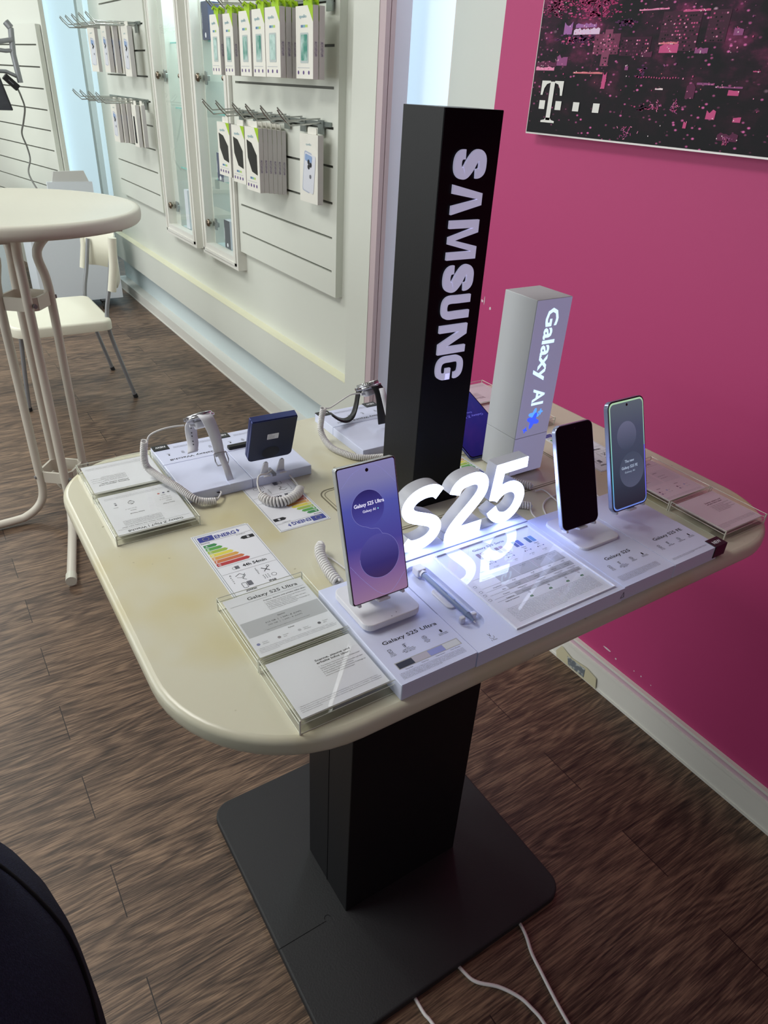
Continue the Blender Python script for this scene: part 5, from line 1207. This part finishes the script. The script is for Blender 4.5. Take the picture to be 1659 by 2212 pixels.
def price_card(b, w, h):
    b.text('Galaxy S25 Ultra', w * .27, h - 12, 6.0, ink, 0, fit=w * .64, bold=.012); b.line([(4, h - 16), (w - 4, h - 16)], .3, 0, ink)
    b.text('Scanne, staune und erhalte Infos über:', w * .42, h - 22, 2.0, ink, 0, fit=w * .55, bold=.02)
    for i, s_ in enumerate(T1): b.text(s_, w * .42, h - 26.5 - i * 2.9, 1.6, ink, 0, fit=w * (.53, .33, .5, .36, .52, .35)[i])
    b.flat([(2, h * .31), (w - 1.5, h * .31), (w - 1.5, h * .56), (2, h * .56)], -.02, greyband)
    b.text('Speicher', w * .50, h * .505, 2.1, ink, 0, align='C', bold=.015); b.text('512 GB  |  1.569,- € (UVP)', w * .5, h * .45, 2.1, ink, 0, align='C', bold=.012, fit=w * .44); b.text('256 GB  |  1.449,- € (UVP)', w * .5, h * .405, 2.0, ink, 0, align='C', fit=w * .42)
    b.text('* tagesaktuelle Preise erfährst du von deinem Fachberater', w * .5, h * .345, 1.3, ink, 0, align='C', fit=w * .55)
    b.text('Farben', w * .5, h * .265, 2.1, ink, 0, align='C', bold=.015)
    for i, (c, a, d) in enumerate((((128, 134, 178), 'Titanium', 'Silverblue'), ((150, 142, 148), 'Titanium', 'Gray'), ((196, 196, 204), 'Titanium', 'Whitesilver'), ((92, 90, 98), 'Titanium', 'Black'))):
        x = 7 + i * w * .245; b.disc(x, h * .185, 2.1, 0, M('swatch_%d' % c[0], c, .4), 18); b.text(a, x + 5, h * .19, 1.4, ink, 0); b.text(d, x + 5, h * .165, 1.4, ink, 0)
    for i in range(4): b.text(FOOT[i], 4, h * .115 - i * 2.3, 1.1, greyink, 0, fit=w * (.9, .93, .92, .22)[i])
def flip_card(b, w, h):
    b.text('Galaxy Z Flip7 | Watch8', w * .5, h - 10.5, 5.4, ink, 0, fit=w * .72, align='C', bold=.012); b.line([(3, h - 15), (w - 3, h - 15)], .3, 0, ink)
    b.text('Scanne, staune und erhalte Infos über:', w * .36, h - 20, 1.8, ink, 0, fit=w * .55, bold=.02)
    for i, s_ in enumerate(T1): b.text(s_, w * .36, h - 24 - i * 2.5, 1.4, ink, 0, fit=w * .5)
    b.text('Galaxy Z Flip7', w * .1, h * .50, 2.2, ink, 0, bold=.012); b.text('Galaxy Watch8', w * .53, h * .55, 2.4, ink, 0, bold=.012)
    b.text('Speicher', w * .12, h * .44, 1.8, ink, 0, bold=.012); b.text('512 GB | 1.319,- €', w * .1, h * .385, 1.8, ink, 0); b.text('256 GB | 1.199,- €', w * .1, h * .34, 1.6, ink, 0)
    b.text('Farben', w * .16, h * .285, 1.7, ink, 0, bold=.012)
    for i, c in enumerate(((200, 92, 88), (62, 66, 110), (40, 40, 48))): b.disc(w * .22 - (i - 1) * w * .07 - 6, h * .235, 1.9, 0, M('swatch2_%d' % c[0], c, .4), 16)
    b.text('Speicher', w * .62, h * .48, 1.8, ink, 0, bold=.012); b.text('40 mm | 379,- €', w * .60, h * .43, 1.8, ink, 0); b.text('Farben', w * .82, h * .34, 1.7, ink, 0, bold=.012)
    for i, c in enumerate(((96, 98, 112), (150, 154, 166))): b.disc(w * .83, h * .28 - i * 5, 1.8, 0, M('swatch3_%d' % c[0], c, .4), 16)
    b.ring(w * .63, h * .29, 4.6, .7, 0, ink, 28); b.line([(w * .63 - 2.5, h * .29), (w * .63 + 2.5, h * .29)], .5, 0, ink)
    for yy in (5.2, -5.2): b.line([(w * .63 - 1.8, h * .29 + yy), (w * .63 + 1.8, h * .29 + yy)], 1.0, 0, ink)
    for i in range(3): b.text(FOOT[i], 4, h * .12 - i * 2.4, 1.1, greyink, 0, fit=w * .9)
def two_card(b, w, h):
    b.text('Galaxy S25 | S25 FE', w * .5, h - 12, 5.0, ink, 0, fit=w * .7, align='C', bold=.012); b.line([(3, h - 16), (w - 3, h - 16)], .3, 0, ink)
    for x in (.08, .55):
        b.flat([(w * x - 3, h * .40), (w * x + 38, h * .40), (w * x + 38, h * .72), (w * x - 3, h * .72)], -.02, M('print_mauve', (214, 206, 218), .6))
        b.text('Speicher', w * x, h * .66, 2.4, ink, 0, bold=.015); b.text('256 GB | 959,- €', w * x, h * .56, 2.0, ink, 0); b.text('128 GB | 899,- €', w * x, h * .50, 2.0, ink, 0)
        b.text('Farben', w * x + 6, h * .30, 2.4, ink, 0, bold=.015)
        for i, c in enumerate(((78, 74, 96), (150, 160, 210), (110, 120, 150), (200, 204, 214))): b.disc(w * x + 3 + (i % 2) * 18, h * .23 - (i // 2) * 6, 1.9, 0, M('swatch4_%d' % c[0], c, .4), 14); b.text('Farbe', w * x + 7 + (i % 2) * 18, h * .225 - (i // 2) * 6, 1.3, ink, 0)
    for i in range(2): b.text(FOOT[i], 4, h * .06 - i * 2.4, 1.1, greyink, 0, fit=w * .9)
mauve = M('mauve_paper', (224, 212, 224), .6)
holder(.2125, .3285, .5320, .6540, 'clear sign holder with a grey-banded price card, overlapping the energy label', price_card)
holder(.2125, .3285, .4320, .5305, 'clear sign holder with a scan-for-info card at the near left of the table', scan_card)
holder(.1445, .2640, .8500, .9800, 'clear sign holder with an upside-down two-product price card at the left', flip_card, True, .016)
holder(.1445, .2640, .9815, 1.0880, 'clear sign holder with an upside-down scan card at the far left table corner', scan_card, True, .016)
holder(.9300, 1.0380, .5440, .6680, 'clear sign holder with a mauve two-column price card near the magenta wall', two_card, False, .018, tint=mauve)
holder(.9300, 1.0380, .4420, .5425, 'clear sign holder with a mauve scan card at the right tip of the table', scan_card, False, .018, tint=mauve)
holder(.8950, 1.0100, 1.0050, 1.1100, 'clear sign holder with a pinkish card at the far right table corner', scan_card, True, .016, tint=mauve)
holder(.8950, 1.0100, .8800, 1.0035, 'clear sign holder half hidden between the silver pillar and the blue screen', two_card, True, .016, tint=mauve)

# ------------------------------------------------------------------ EU energy labels
EC = ((60, 140, 80), (90, 165, 75), (160, 190, 75), (225, 215, 85), (220, 165, 80), (205, 115, 70), (185, 55, 60))
def energy(x, y, label, far=False, rz=0.0, z=.0006):
    b = MB(); T = FAR(x + .083, y + .166, TZ) if far else NEAR(x, y, TZ)
    b.T = T if not rz else T @ Matrix.Rotation(rz, 4, 'Z')
    b.box(0, 83, 0, 166, 0, z * 1000, paper); b.T = b.T @ Matrix.Translation((0, 0, z * 1000))
    b.frame(1.8, 81, 1.8, 164, .5, .1, M('eu_line', (70, 90, 90), .6))
    blue = M('eu_blue', (52, 62, 150), .5); b.flat([(4, 148), (26, 148), (26, 161), (4, 161)], .1, blue)
    for i in range(12): b.disc(15 + 4.4 * cos(i * pi / 6), 154.5 + 4.4 * sin(i * pi / 6), .6, .15, M('eu_star', (225, 215, 120), .5), 5)
    b.text('ENERG', 27.5, 149.2, 8.6, blue, .15, fit=31, bold=.03); b.flat([(61, 149), (62.6, 154.2), (60.6, 154), (62.6, 160), (64.2, 155.6), (66, 155.8)], .12, blue)
    b.text('Samsung', 4, 142.8, 2.6, ink, .1, bold=.02); b.line([(3, 146.2), (80, 146.2)], .35, .1, ink); b.text('SM-S938B/DS', 56, 142.8, 1.8, ink, .1)
    b.flat([(58, 133.5), (62, 137.5), (78.5, 137.5), (78.5, 129.5), (62, 129.5)][::-1], .1, ink); b.text('B', 70, 131.2, 4.8, paper, .16, align='C', bold=.03)
    for i, c in enumerate(EC):
        yy = 139 - i * 8.2; wx = 21 + i * 4.7; b.flat([(5, yy - 6.9), (wx, yy - 6.9), (wx + 3.4, yy - 3.45), (wx, yy), (5, yy)], .1, M('eu_%s' % 'abcdefg'[i], c, .5)); b.text('ABCDEFG'[i], 7, yy - 5.6, 4.0, paper, .15, bold=.02)
    b.line([(3, 80), (80, 80)], .35, .1, ink); b.line([(3, 62), (80, 62)], .35, .1, ink)
    b.text('44h 54min', 35, 68, 6.0, ink, .1, fit=34, bold=.03); b.rbox(24, 30, 67, 74, 0, .1, greyink, .5, .01); b.ring(23, 70, 3, .5, .12, ink)
    b.line([(17, 52), (24, 56), (30, 50), (24, 44), (28, 40)], .8, .1, ink); b.line([(18, 49), (24, 46), (31, 54)], .6, .1, ink)
    b.line([(54, 54), (63, 45)], 1.3, .1, ink); b.line([(55, 45), (64, 54)], 1.0, .1, ink); b.ring(64, 55, 2.2, .6, .1, ink)
    for i, ch in enumerate('ABCDE'): b.text(ch, 10, 55 - i * 4.2, (3.0, 2, 2, 2, 2)[i], ink, .1, bold=.02); b.text(ch, 46, 56 - i * 3.2, (2.0, 2, 2.8, 2, 2)[i], ink, .1, bold=.02)
    for i in range(3):
        for j in range(3): b.disc(50 + i * 3.3, 31 + j * 3.2, .8, .1, ink, 6)
    b.ring(64, 34, 3.6, .5, .12, ink); b.text('IP68', 52, 21, 4.2, ink, .1, bold=.03)
    b.line(rrect(18, 24, 24, 35, 1, 2) + [(18, 25)], .7, .1, ink); b.flat(rrect(25, 32, 26, 36, 1, 2), .1, greyink); b.text('2000x', 17, 16, 4.4, ink, .1, bold=.03)
    b.text('2023/1669', 56, 4.5, 2.0, ink, .1)
    return tag(b.build('energy_label'), label, 'energy label')
energy(.2415, .6560, 'energy label lying nearest the left, its lower end under the price card')
energy(.3565, .7770, 'upside-down energy label half covered by the short coiled cord and the flip phone tray', far=True)
energy(.668, .7790, 'upside-down energy label almost hidden behind the black pillar', far=True)
energy(.9360, .6900, 'energy label seen in part between the two phones nearest the magenta wall', rz=-.04)
energy(.2390, .6585, 'second energy label sheet peeping out under the free energy label at the left', z=.0003)

# ------------------------------------------------------------------ round bistro table
CX, CY = .302, 2.672
t = thing('bistro_table', (CX, CY, 0), 'tall round ivory folding table with tube legs at the left', 'table')
b = MB(); b.lathe([(0, 1.1445), (.385, 1.1445), (.3852, 1.1446), (.396, 1.1475), (.4045, 1.1455), (.4085, 1.141), (.4100, 1.134), (.4100, 1.122), (.4075, 1.110), (.402, 1.104), (.395, 1.104), (.392, 1.125), (0, 1.125)], (CX, CY, 0), ivory, 72)
b.build('tabletop', t)
b = MB()
for a in (.20, 1.77): b.T = Matrix.Translation((CX, CY, 1.112)) @ Matrix.Rotation(a, 4, 'Z'); b.box(-.30, .30, -.015, .015, -.014, .013, ivory_metal)
b.T = Matrix.Identity(4); b.build('top_bracket', t)
rot_ = .14
def leg(a, rr=.083, ln=.44, fd=None):
    d = Vector((cos(a), sin(a), 0)); c = Vector((CX, CY, 0)); b = MB(); p = c + d * rr; f = d if fd is None else Vector((cos(fd), sin(fd), 0))
    pts = [c + d * (rr + .21) + Vector((0, 0, 1.10)), c + d * (rr + .13) + Vector((0, 0, 1.095)), c + d * (rr + .05) + Vector((0, 0, 1.065)), c + d * (rr - .016) + Vector((0, 0, 1.0)), c + d * (rr - .004) + Vector((0, 0, .91)), p + Vector((0, 0, .82)), p + Vector((0, 0, .6)), p + Vector((0, 0, .25)), p + Vector((0, 0, .13)), p + f * .02 + Vector((0, 0, .07)), p + f * .07 + Vector((0, 0, .032)), p + f * .14 + Vector((0, 0, .022)), p + f * ln + Vector((0, 0, .021))]
    b.tube(catmull(pts, 5), .0155, ivory_metal, 12); o = b.build('leg', t)
    b = MB(); b.tube([p + f * (ln - .035) + Vector((0, 0, .022)), p + f * (ln + .004) + Vector((0, 0, .022))], .0185, ivory, 14); q = p + f * (ln - .012); nn = Vector((-d.y, d.x, 0))
    b.box(q.x - .013, q.x + .013, q.y - .013, q.y + .013, 0, .012, ivory); b.build('foot_cap', o)
leg(pi + rot_, fd=pi + .05); leg(1.5 * pi + rot_ - .2, fd=1.5 * pi - .22); leg(rot_, fd=rot_ - .2); leg(.5 * pi + rot_, ln=.30, fd=.35)
for zz, rr in ((.845, .072), (.185, .072)):
    b = MB()
    P = [Vector((CX + rr * cos(rot_ + pi / 2 * k + s_), CY + rr * sin(rot_ + pi / 2 * k + s_), 0)) for k in range(4) for s_ in (-.22, .22)]
    for k in range(8):
        p, q = P[k], P[(k + 1) % 8]; d = (q - p).normalized(); n_ = Vector((-d.y, d.x, 0)) * .004
        b.prism([tuple((p - n_)[:2]), tuple((p + n_)[:2]), tuple((q + n_)[:2]), tuple((q - n_)[:2])][::1], zz - .022, zz + .022, ivory_metal)
    b.build('leg_clamp', t)
    b = MB()
    for k in range(4):
        a = rot_ + pi / 2 * k; b.cyl((CX + .088 * cos(a), CY + .088 * sin(a), zz), (CX + .102 * cos(a), CY + .102 * sin(a), zz), .007, grey_metal, 10)
    b.build('bolt', t)
b = MB(); b.cyl((CX - .10, CY - .11, 1.075), (CX - .10, CY - .075, 1.075), .026, ivory_metal, 20); b.box(CX - .13, CX - .03, CY - .10, CY - .085, 1.045, 1.11, ivory_metal); b.build('folding_joint', t)
b = MB(); b.box(CX + .30, CX + .318, CY - .14, CY - .12, 1.075, 1.12, ivory_metal); b.build('catch', t)

# ------------------------------------------------------------------ chair
t = thing('chair', (.60, 3.97, 0), 'white plastic chair with grey steel legs behind the round table', 'chair')
seatm = M('chair_white', (222, 220, 204), .4)
b = MB(); b.prism(rrect(.325, .795, 3.675, 4.215, (.09, .05, .05, .09), 8), .405, .455, seatm, .012, .002, seg=3, smooth=True); b.build('seat', t)
b = MB()
bp = [(.845, 3.72), (.880, 3.80), (.905, 3.90), (.912, 3.98), (.905, 4.06), (.876, 4.20), (.828, 4.30)]
P = catmull([(x, y, 0) for x, y in bp], 4); n = len(P); vs = []; fs = []
for i, p in enumerate(P):
    k = abs(i / (n - 1) - .5) * 2; zb = .60 - .0 * k; zt = .835 - .012 * k * k
    zb = .60 + .04 * (1 - k)
    for dx in (-.006, .006): vs += [(p.x + dx, p.y, zb), (p.x + dx, p.y, zt)]
for i in range(n - 1):
    a = i * 4; c = a + 4
    fs += [(a, a + 1, c + 1, c), (c + 2, c + 3, a + 3, a + 2), (a + 1, a + 3, c + 3, c + 1), (a, c, c + 2, a + 2)]
fs += [(0, 2, 3, 1), ((n - 1) * 4, (n - 1) * 4 + 1, (n - 1) * 4 + 3, (n - 1) * 4 + 2)]
b.add(vs, fs, seatm, True)
for yy, x_ in ((3.725, .842), (4.29, .832)): b.tube([(x_ - .02, yy, .585), (x_ + .004, yy, .70), (x_ + .016, yy, .838)], .021, seatm, 14)
b.build('backrest', t)
gl = grey_metal
for (yy, sgn) in ((3.745, -1), (4.222, 1)):
    b = MB(); b.tube(catmull([(.868, yy - .02 * 0, .012), (.80, yy, .30), (.782, yy, .42), (.790, yy - sgn * .0, .50), (.815, yy, .60), (.845, yy, .75)], 5), .0105, gl, 10); o = b.build('leg', t)
    b = MB(); b.cyl((.872, yy, 0), (.866, yy, .02), .0125, rubber, 10); b.build('foot_cap', o)
    b = MB(); b.tube(catmull([(.338, yy - sgn * .04, .012), (.352, yy - sgn * .04, .20), (.372, yy - sgn * .04, .405)], 5), .0105, gl, 10); o = b.build('leg', t)
    b = MB(); b.cyl((.338, yy - sgn * .04, 0), (.338, yy - sgn * .04, .02), .0125, rubber, 10); b.build('foot_cap', o)
b = MB()
for yy in (3.80, 4.16): b.tube([(.37, yy, .398), (.79, yy, .398)], .0105, gl, 8)
b.tube([(.79, 3.745, .42), (.79, 3.80, .40)], .012, gl, 8); b.tube([(.79, 4.222, .42), (.79, 4.16, .40)], .012, gl, 8); b.build('seat_frame', t)

# ------------------------------------------------------------------ cabinet, panels and device at the far left
cabm = M('cabinet_bluish_white', (214, 220, 228), .4)
t = thing('rolling_cabinet', (1.02, 5.78, 0), 'low white cabinet on black castors against the far end of the white wall', 'cabinet')
b = MB(); b.rbox(.74, 1.312, 5.60, 5.98, .062, .60, cabm, .002, .002); b.build('carcass', t)
b = MB(); b.rbox(.70, 1.318, 5.585, 6.0, .60, .625, M('counter_cream', (222, 222, 208), .4), .003, .002); b.build('worktop', t)
for (x, y) in ((1.16, 5.56), (.80, 5.64), (1.25, 5.92), (.80, 5.92)):
    b = MB(); b.cyl((x - .012, y, .03), (x + .012, y, .03), .03, M('castor_black', (24, 24, 26), .35), 18); b.box(x - .018, x + .018, y - .012, y + .05, .048, .064, M('castor_black', (24, 24, 26), .35)); b.cyl((x - .0135, y, .03), (x + .0135, y, .03), .012, zinc, 12); b.build('castor', t)
t = thing('counter_screen', (1.03, 5.60, .625), 'light grey slanted counter panel showing above the round table', 'panel')
b = MB(); b.prism([(.93, 5.69), (1.23, 5.69), (1.23, 5.72), (.93, 5.72)], .625, .86, cabm)
b.T = frame2((0, 5.70, 0), (1, 0, 0), (0, 0, 1)); b.prism([(.93, .625), (1.235, .625), (1.225, .82), (1.185, .93), (.985, .925), (.955, .82)][::1], -.02, 0, M('panel_grey', (200, 200, 198), .5)); b.build('panel', t)
t = thing('side_counter', (.45, 6.3, 0), 'pale counter at the left edge behind the round table', 'counter')
b = MB(); b.rbox(.15, .70, 6.2, 7.0, .02, .70, M('counter_blue_white', (208, 222, 226), .4), .004, .002); b.build('carcass', t)
b = MB(); b.rbox(.13, .72, 6.18, 7.02, .70, .73, M('counter_cream', (222, 222, 208), .4), .004, .002); b.build('worktop', t)
tag(cable([(.60, 6.30, .736), (.64, 6.26, .736), (.70, 6.16, .737), (.72, 6.10, .70), (.76, 5.99, .650), (.85, 5.92, .632), (.90, 5.9, .631)], .004, 'counter_cable', 'thin grey cable lying on the pale counters', m=grey_metal), None)
b = MB(); b.box(.575, .60, 6.22, 6.26, .73, .80, ink); tag(b.build('plug_adapter'), 'small black adapter standing on the pale counter at the left', 'adapter')

t = thing('tablet_mount', (.90, 5.95, 1.45), 'grey steel swivel bracket on the far left slatwall', 'bracket')
b = MB(); b.tube([(.922, 5.95, 1.745), (.905, 5.93, 1.60), (.915, 5.92, 1.44)], .018, grey_metal, 8); b.tube([(.922, 5.95, 1.745), (.90, 5.96, 1.775)], .022, grey_metal, 10); b.build('vertical_arm', t)
b = MB(); b.tube([(.915, 5.93, 1.68), (.84, 5.92, 1.665), (.78, 5.92, 1.66)], .014, grey_metal, 8); b.tube([(.915, 5.93, 1.47), (.84, 5.92, 1.50), (.78, 5.92, 1.50)], .012, grey_metal, 8); b.tube([(.905, 5.93, 1.62), (.86, 5.92, 1.615), (.79, 5.92, 1.62)], .012, grey_metal, 8); b.build('cross_arm', t)
b = MB(); b.T = frame2((.855, 5.90, 1.44), (1, 0, -.95), (.95, .0, 1)); b.rbox(-.05, .05, -.02, .022, -.015, .015, M('adapter_black', (28, 28, 32), .4), .004, .003)
b.T = b.T @ Matrix.Translation((0, 0, .0155)); b.line([(-.02, 0), (.015, 0)], .006, 0, greyink)
tag(b.build('power_brick'), 'black power brick hanging from the grey bracket at the left edge', 'power adapter')
cable([(.888, 5.90, 1.405), (.905, 5.93, 1.36), (.925, 6.0, 1.29), (.915, 6.1, 1.20), (.905, 6.2, 1.12), (.93, 6.25, 1.03), (.935, 6.25, .95), (.90, 6.2, .86), (.93, 6.1, .75), (.98, 6.02, .64)], .006, 'hanging_cable', 'grey cable hanging in waves from the power brick down the far slatwall', m=M('cable_grey', (120, 120, 118), .5))
t = thing('tablet', (.76, 5.85, 1.37), 'dark tablet cut off by the left edge below the bracket', 'tablet')
b = MB(); b.T = frame2((.70, 5.80, 1.28), (1, .1, 0), (-.22, 0, 1)); b.rbox(-.16, .125, 0, .24, -.012, 0, M('tablet_dark', (38, 38, 44), .35), .008, .002); b.rbox(-.16, .115, .002, .232, 0, .002, M('tablet_glass', (60, 60, 68), .12), .006, .001); b.build('body', t)

# ------------------------------------------------------------------ person at the left edge: dark navy coat
t = thing('person', (-.26, .42, 0), 'person in a dark navy coat with a seam, cut off at lower left', 'person')
cloth = M('navy_wool', (24, 31, 54), .95, bump=(900, .8), var=(500, (36, 44, 70), .45, .7)); skin = M('skin', (196, 150, 125), .5)
def body_mesh(name, rings, m, parent, n=40, cap=True):
    """rings: (cx, cy, z, rx, ry)"""
    A = catmull([(r_[0], r_[1], r_[2]) for r_ in rings], 6); B = catmull([(r_[3], r_[4], 0) for r_ in rings], 6)
    R = [[p.x, p.y, p.z, q.x, q.y] for p, q in zip(A, B)]; b = MB(); vs = []; fs = []
    for (cx, cy, z, rx, ry) in R:
        for j in range(n):
            a = 2 * pi * j / n; vs.append((cx + rx * cos(a), cy + ry * sin(a), z))
    for i in range(len(R) - 1):
        for j in range(n): fs.append((i * n + j, i * n + (j + 1) % n, (i + 1) * n + (j + 1) % n, (i + 1) * n + j))
    fs.append(tuple(reversed(range(n)))); fs.append(tuple(range((len(R) - 1) * n, len(R) * n)))
    b.add(vs, fs, m, True); return b
PXC, PYC = -.235, .40
def skin_body():
    """one continuous standing figure: skin at head and hands, navy sleeves, dark trousers, shoes"""
    V = []; E = []; Rr = []
    def v(x, y, z, r, par=None):
        V.append((PXC - .05 + x, PYC + y, z)); Rr.append(r if isinstance(r, tuple) else (r, r))
        if par is not None: E.append((par, len(V) - 1))
        return len(V) - 1
    pel = v(0, 0, .96, (.15, .11)); ab = v(0, .005, 1.12, (.135, .10), pel); ch = v(0, 0, 1.32, (.15, .11), ab); nb = v(0, -.005, 1.455, .062, ch)
    nk = v(0, .005, 1.51, .052, nb); jaw = v(0, .025, 1.565, (.058, .066), nk); hd = v(0, .012, 1.635, (.072, .090), jaw); tp = v(0, .005, 1.70, (.062, .078), hd)
    v(0, .118, 1.612, .010, hd)
    for sx in (-1, 1):
        v(sx * .080, .0, 1.625, .016, hd)
        sh = v(sx * .165, -.005, 1.41, .062, ch); ua = v(sx * .195, -.015, 1.26, .048, sh); el = v(sx * .205, -.03, 1.12, .040, ua); fa = v(sx * .195, .02, .98, .036, el); wr = v(sx * .185, .06, .875, .024, fa)
        pm = v(sx * .183, .075, .82, (.038, .018), wr)
        for k, (dy, l) in enumerate(((-.028, .050), (-.010, .062), (.010, .066), (.028, .058))):
            a = v(sx * .181, .078 + dy, .780, .0092, pm); v(sx * .174, .086 + dy * 1.05, .780 - l * .55, .0085, a); b_ = len(V) - 1; v(sx * .162, .094 + dy, .780 - l, .0072, b_)
        th = v(sx * .165, .108, .835, .0105, pm); v(sx * .155, .118, .805, .0090, th)
        hp = v(sx * .085, 0, .86, .092, pel); kn = v(sx * .092, .012, .50, .058, hp); cf = v(sx * .094, -.005, .34, .056, kn); an = v(sx * .095, -.01, .09, .038, cf); v(sx * .098, .05, .045, (.042, .04), an); v(sx * .105, .15, .038, (.042, .032), len(V) - 1)
    me = bpy.data.meshes.new('body_cage'); me.from_pydata(V, E, [])
    o = bpy.data.objects.new('body_cage', me); COL.objects.link(o)
    o.modifiers.new('skin', 'SKIN')
    if not me.skin_vertices:
        bpy.context.view_layer.objects.active = o; bpy.ops.mesh.customdata_skin_add()
    for i, r_ in enumerate(Rr): me.skin_vertices[0].data[i].radius = r_
    me.skin_vertices[0].data[pel].use_root = True
    sb = o.modifiers.new('sub', 'SUBSURF'); sb.levels = 2; sb.render_levels = 2
    dg = bpy.context.evaluated_depsgraph_get(); m2 = bpy.data.meshes.new_from_object(o.evaluated_get(dg)); m2.name = 'body'
    bpy.data.objects.remove(o)
    m2.materials.clear()
    for mm in (skin, cloth, M('dark_trousers', (34, 34, 40), .9), M('shoe_black', (20, 20, 22), .5)): m2.materials.append(mm)
    for p in m2.polygons:
        z = p.center.z; out_ = abs(p.center.x - (PXC - .05)) > .125
        p.use_smooth = True
        p.material_index = 0 if (z > 1.475 or (out_ and z < .87 and z > .68)) else (1 if (z > .95 or (out_ and z > .85)) else (3 if z < .085 else 2))
    r = bpy.data.objects.new('body', m2); COL.objects.link(r)
    return r
b = body_mesh('coat', [(PXC, PYC, .56, .205, .20), (PXC, PYC, .70, .215, .21), (PXC + .0, PYC, .82, .215, .215), (PXC - .003, PYC, .90, .208, .212), (PXC - .02, PYC, .98, .188, .195), (PXC - .045, PYC, 1.06, .165, .168), (PXC - .05, PYC, 1.2, .160, .135), (PXC - .05, PYC, 1.36, .172, .122), (PXC - .05, PYC, 1.43, .150, .098), (PXC - .05, PYC, 1.475, .075, .070)], cloth, None)
c_ = b.build('coat', t)
o = skin_body(); o.parent = t; o.matrix_parent_inverse = WORLD[t.name].inverted()
hair = M('dark_brown_hair', (44, 33, 28), .8, bump=(260, .8)); b = MB()
b.lathe([(.079, -.075), (.090, -.03), (.094, .02), (.088, .06), (.066, .092), (.032, .106), (0, .110)], (0, 0, 0), hair, 28)
b.v = [(PXC - .05 + x * .92, PYC - .006 + y * 1.10, 1.655 + z + (.035 * max(0, y / .09) if z < .02 else 0)) for x, y, z in b.v]; b.build('hair', o)
for sx in (-1, 1):
    b = MB(); ex, ey, ez = PXC - .05 + sx * .030, PYC + .094, 1.640
    b.lathe([(0, -.012), (.0085, -.0085), (.012, 0), (.0085, .0085), (0, .012)], (ex, ey, ez), M('eye_white', (225, 222, 216), .2), 14); b.cyl((ex, ey + .010, ez), (ex, ey + .0128, ez), .005, M('iris_brown', (50, 36, 26), .2), 12); b.build('eye', o)
    b = MB(); b.tube([(ex - .016, ey + .008, ez + .020), (ex, ey + .014, ez + .024), (ex + .016, ey + .008, ez + .020)], .0032, hair, 6); b.build('eyebrow', o)
b = MB(); b.tube([(PXC - .05 - .022, PYC + .092, 1.578), (PXC - .05, PYC + .101, 1.577), (PXC - .05 + .022, PYC + .092, 1.578)], .0045, M('lip_rose', (170, 105, 98), .5), 6); b.build('mouth', o)
b = MB()
P = [Vector((PXC + cx + rx * cos(ang), PYC + ry * sin(ang), z)) for z, cx, rx, ry, ang in ((.58, 0, .2065, .2015, -.5), (.70, 0, .2155, .2105, -.36), (.82, 0, .2155, .2155, -.18), (.90, -.003, .2085, .2125, .02), (.98, -.02, .1885, .1955, .28), (1.06, -.045, .1655, .1685, .5), (1.2, -.05, .1605, .1355, .7))]
b.tube(catmull(P, 6), .0020, M('coat_seam', (5, 6, 12), .95), 6); b.build('seam', c_)
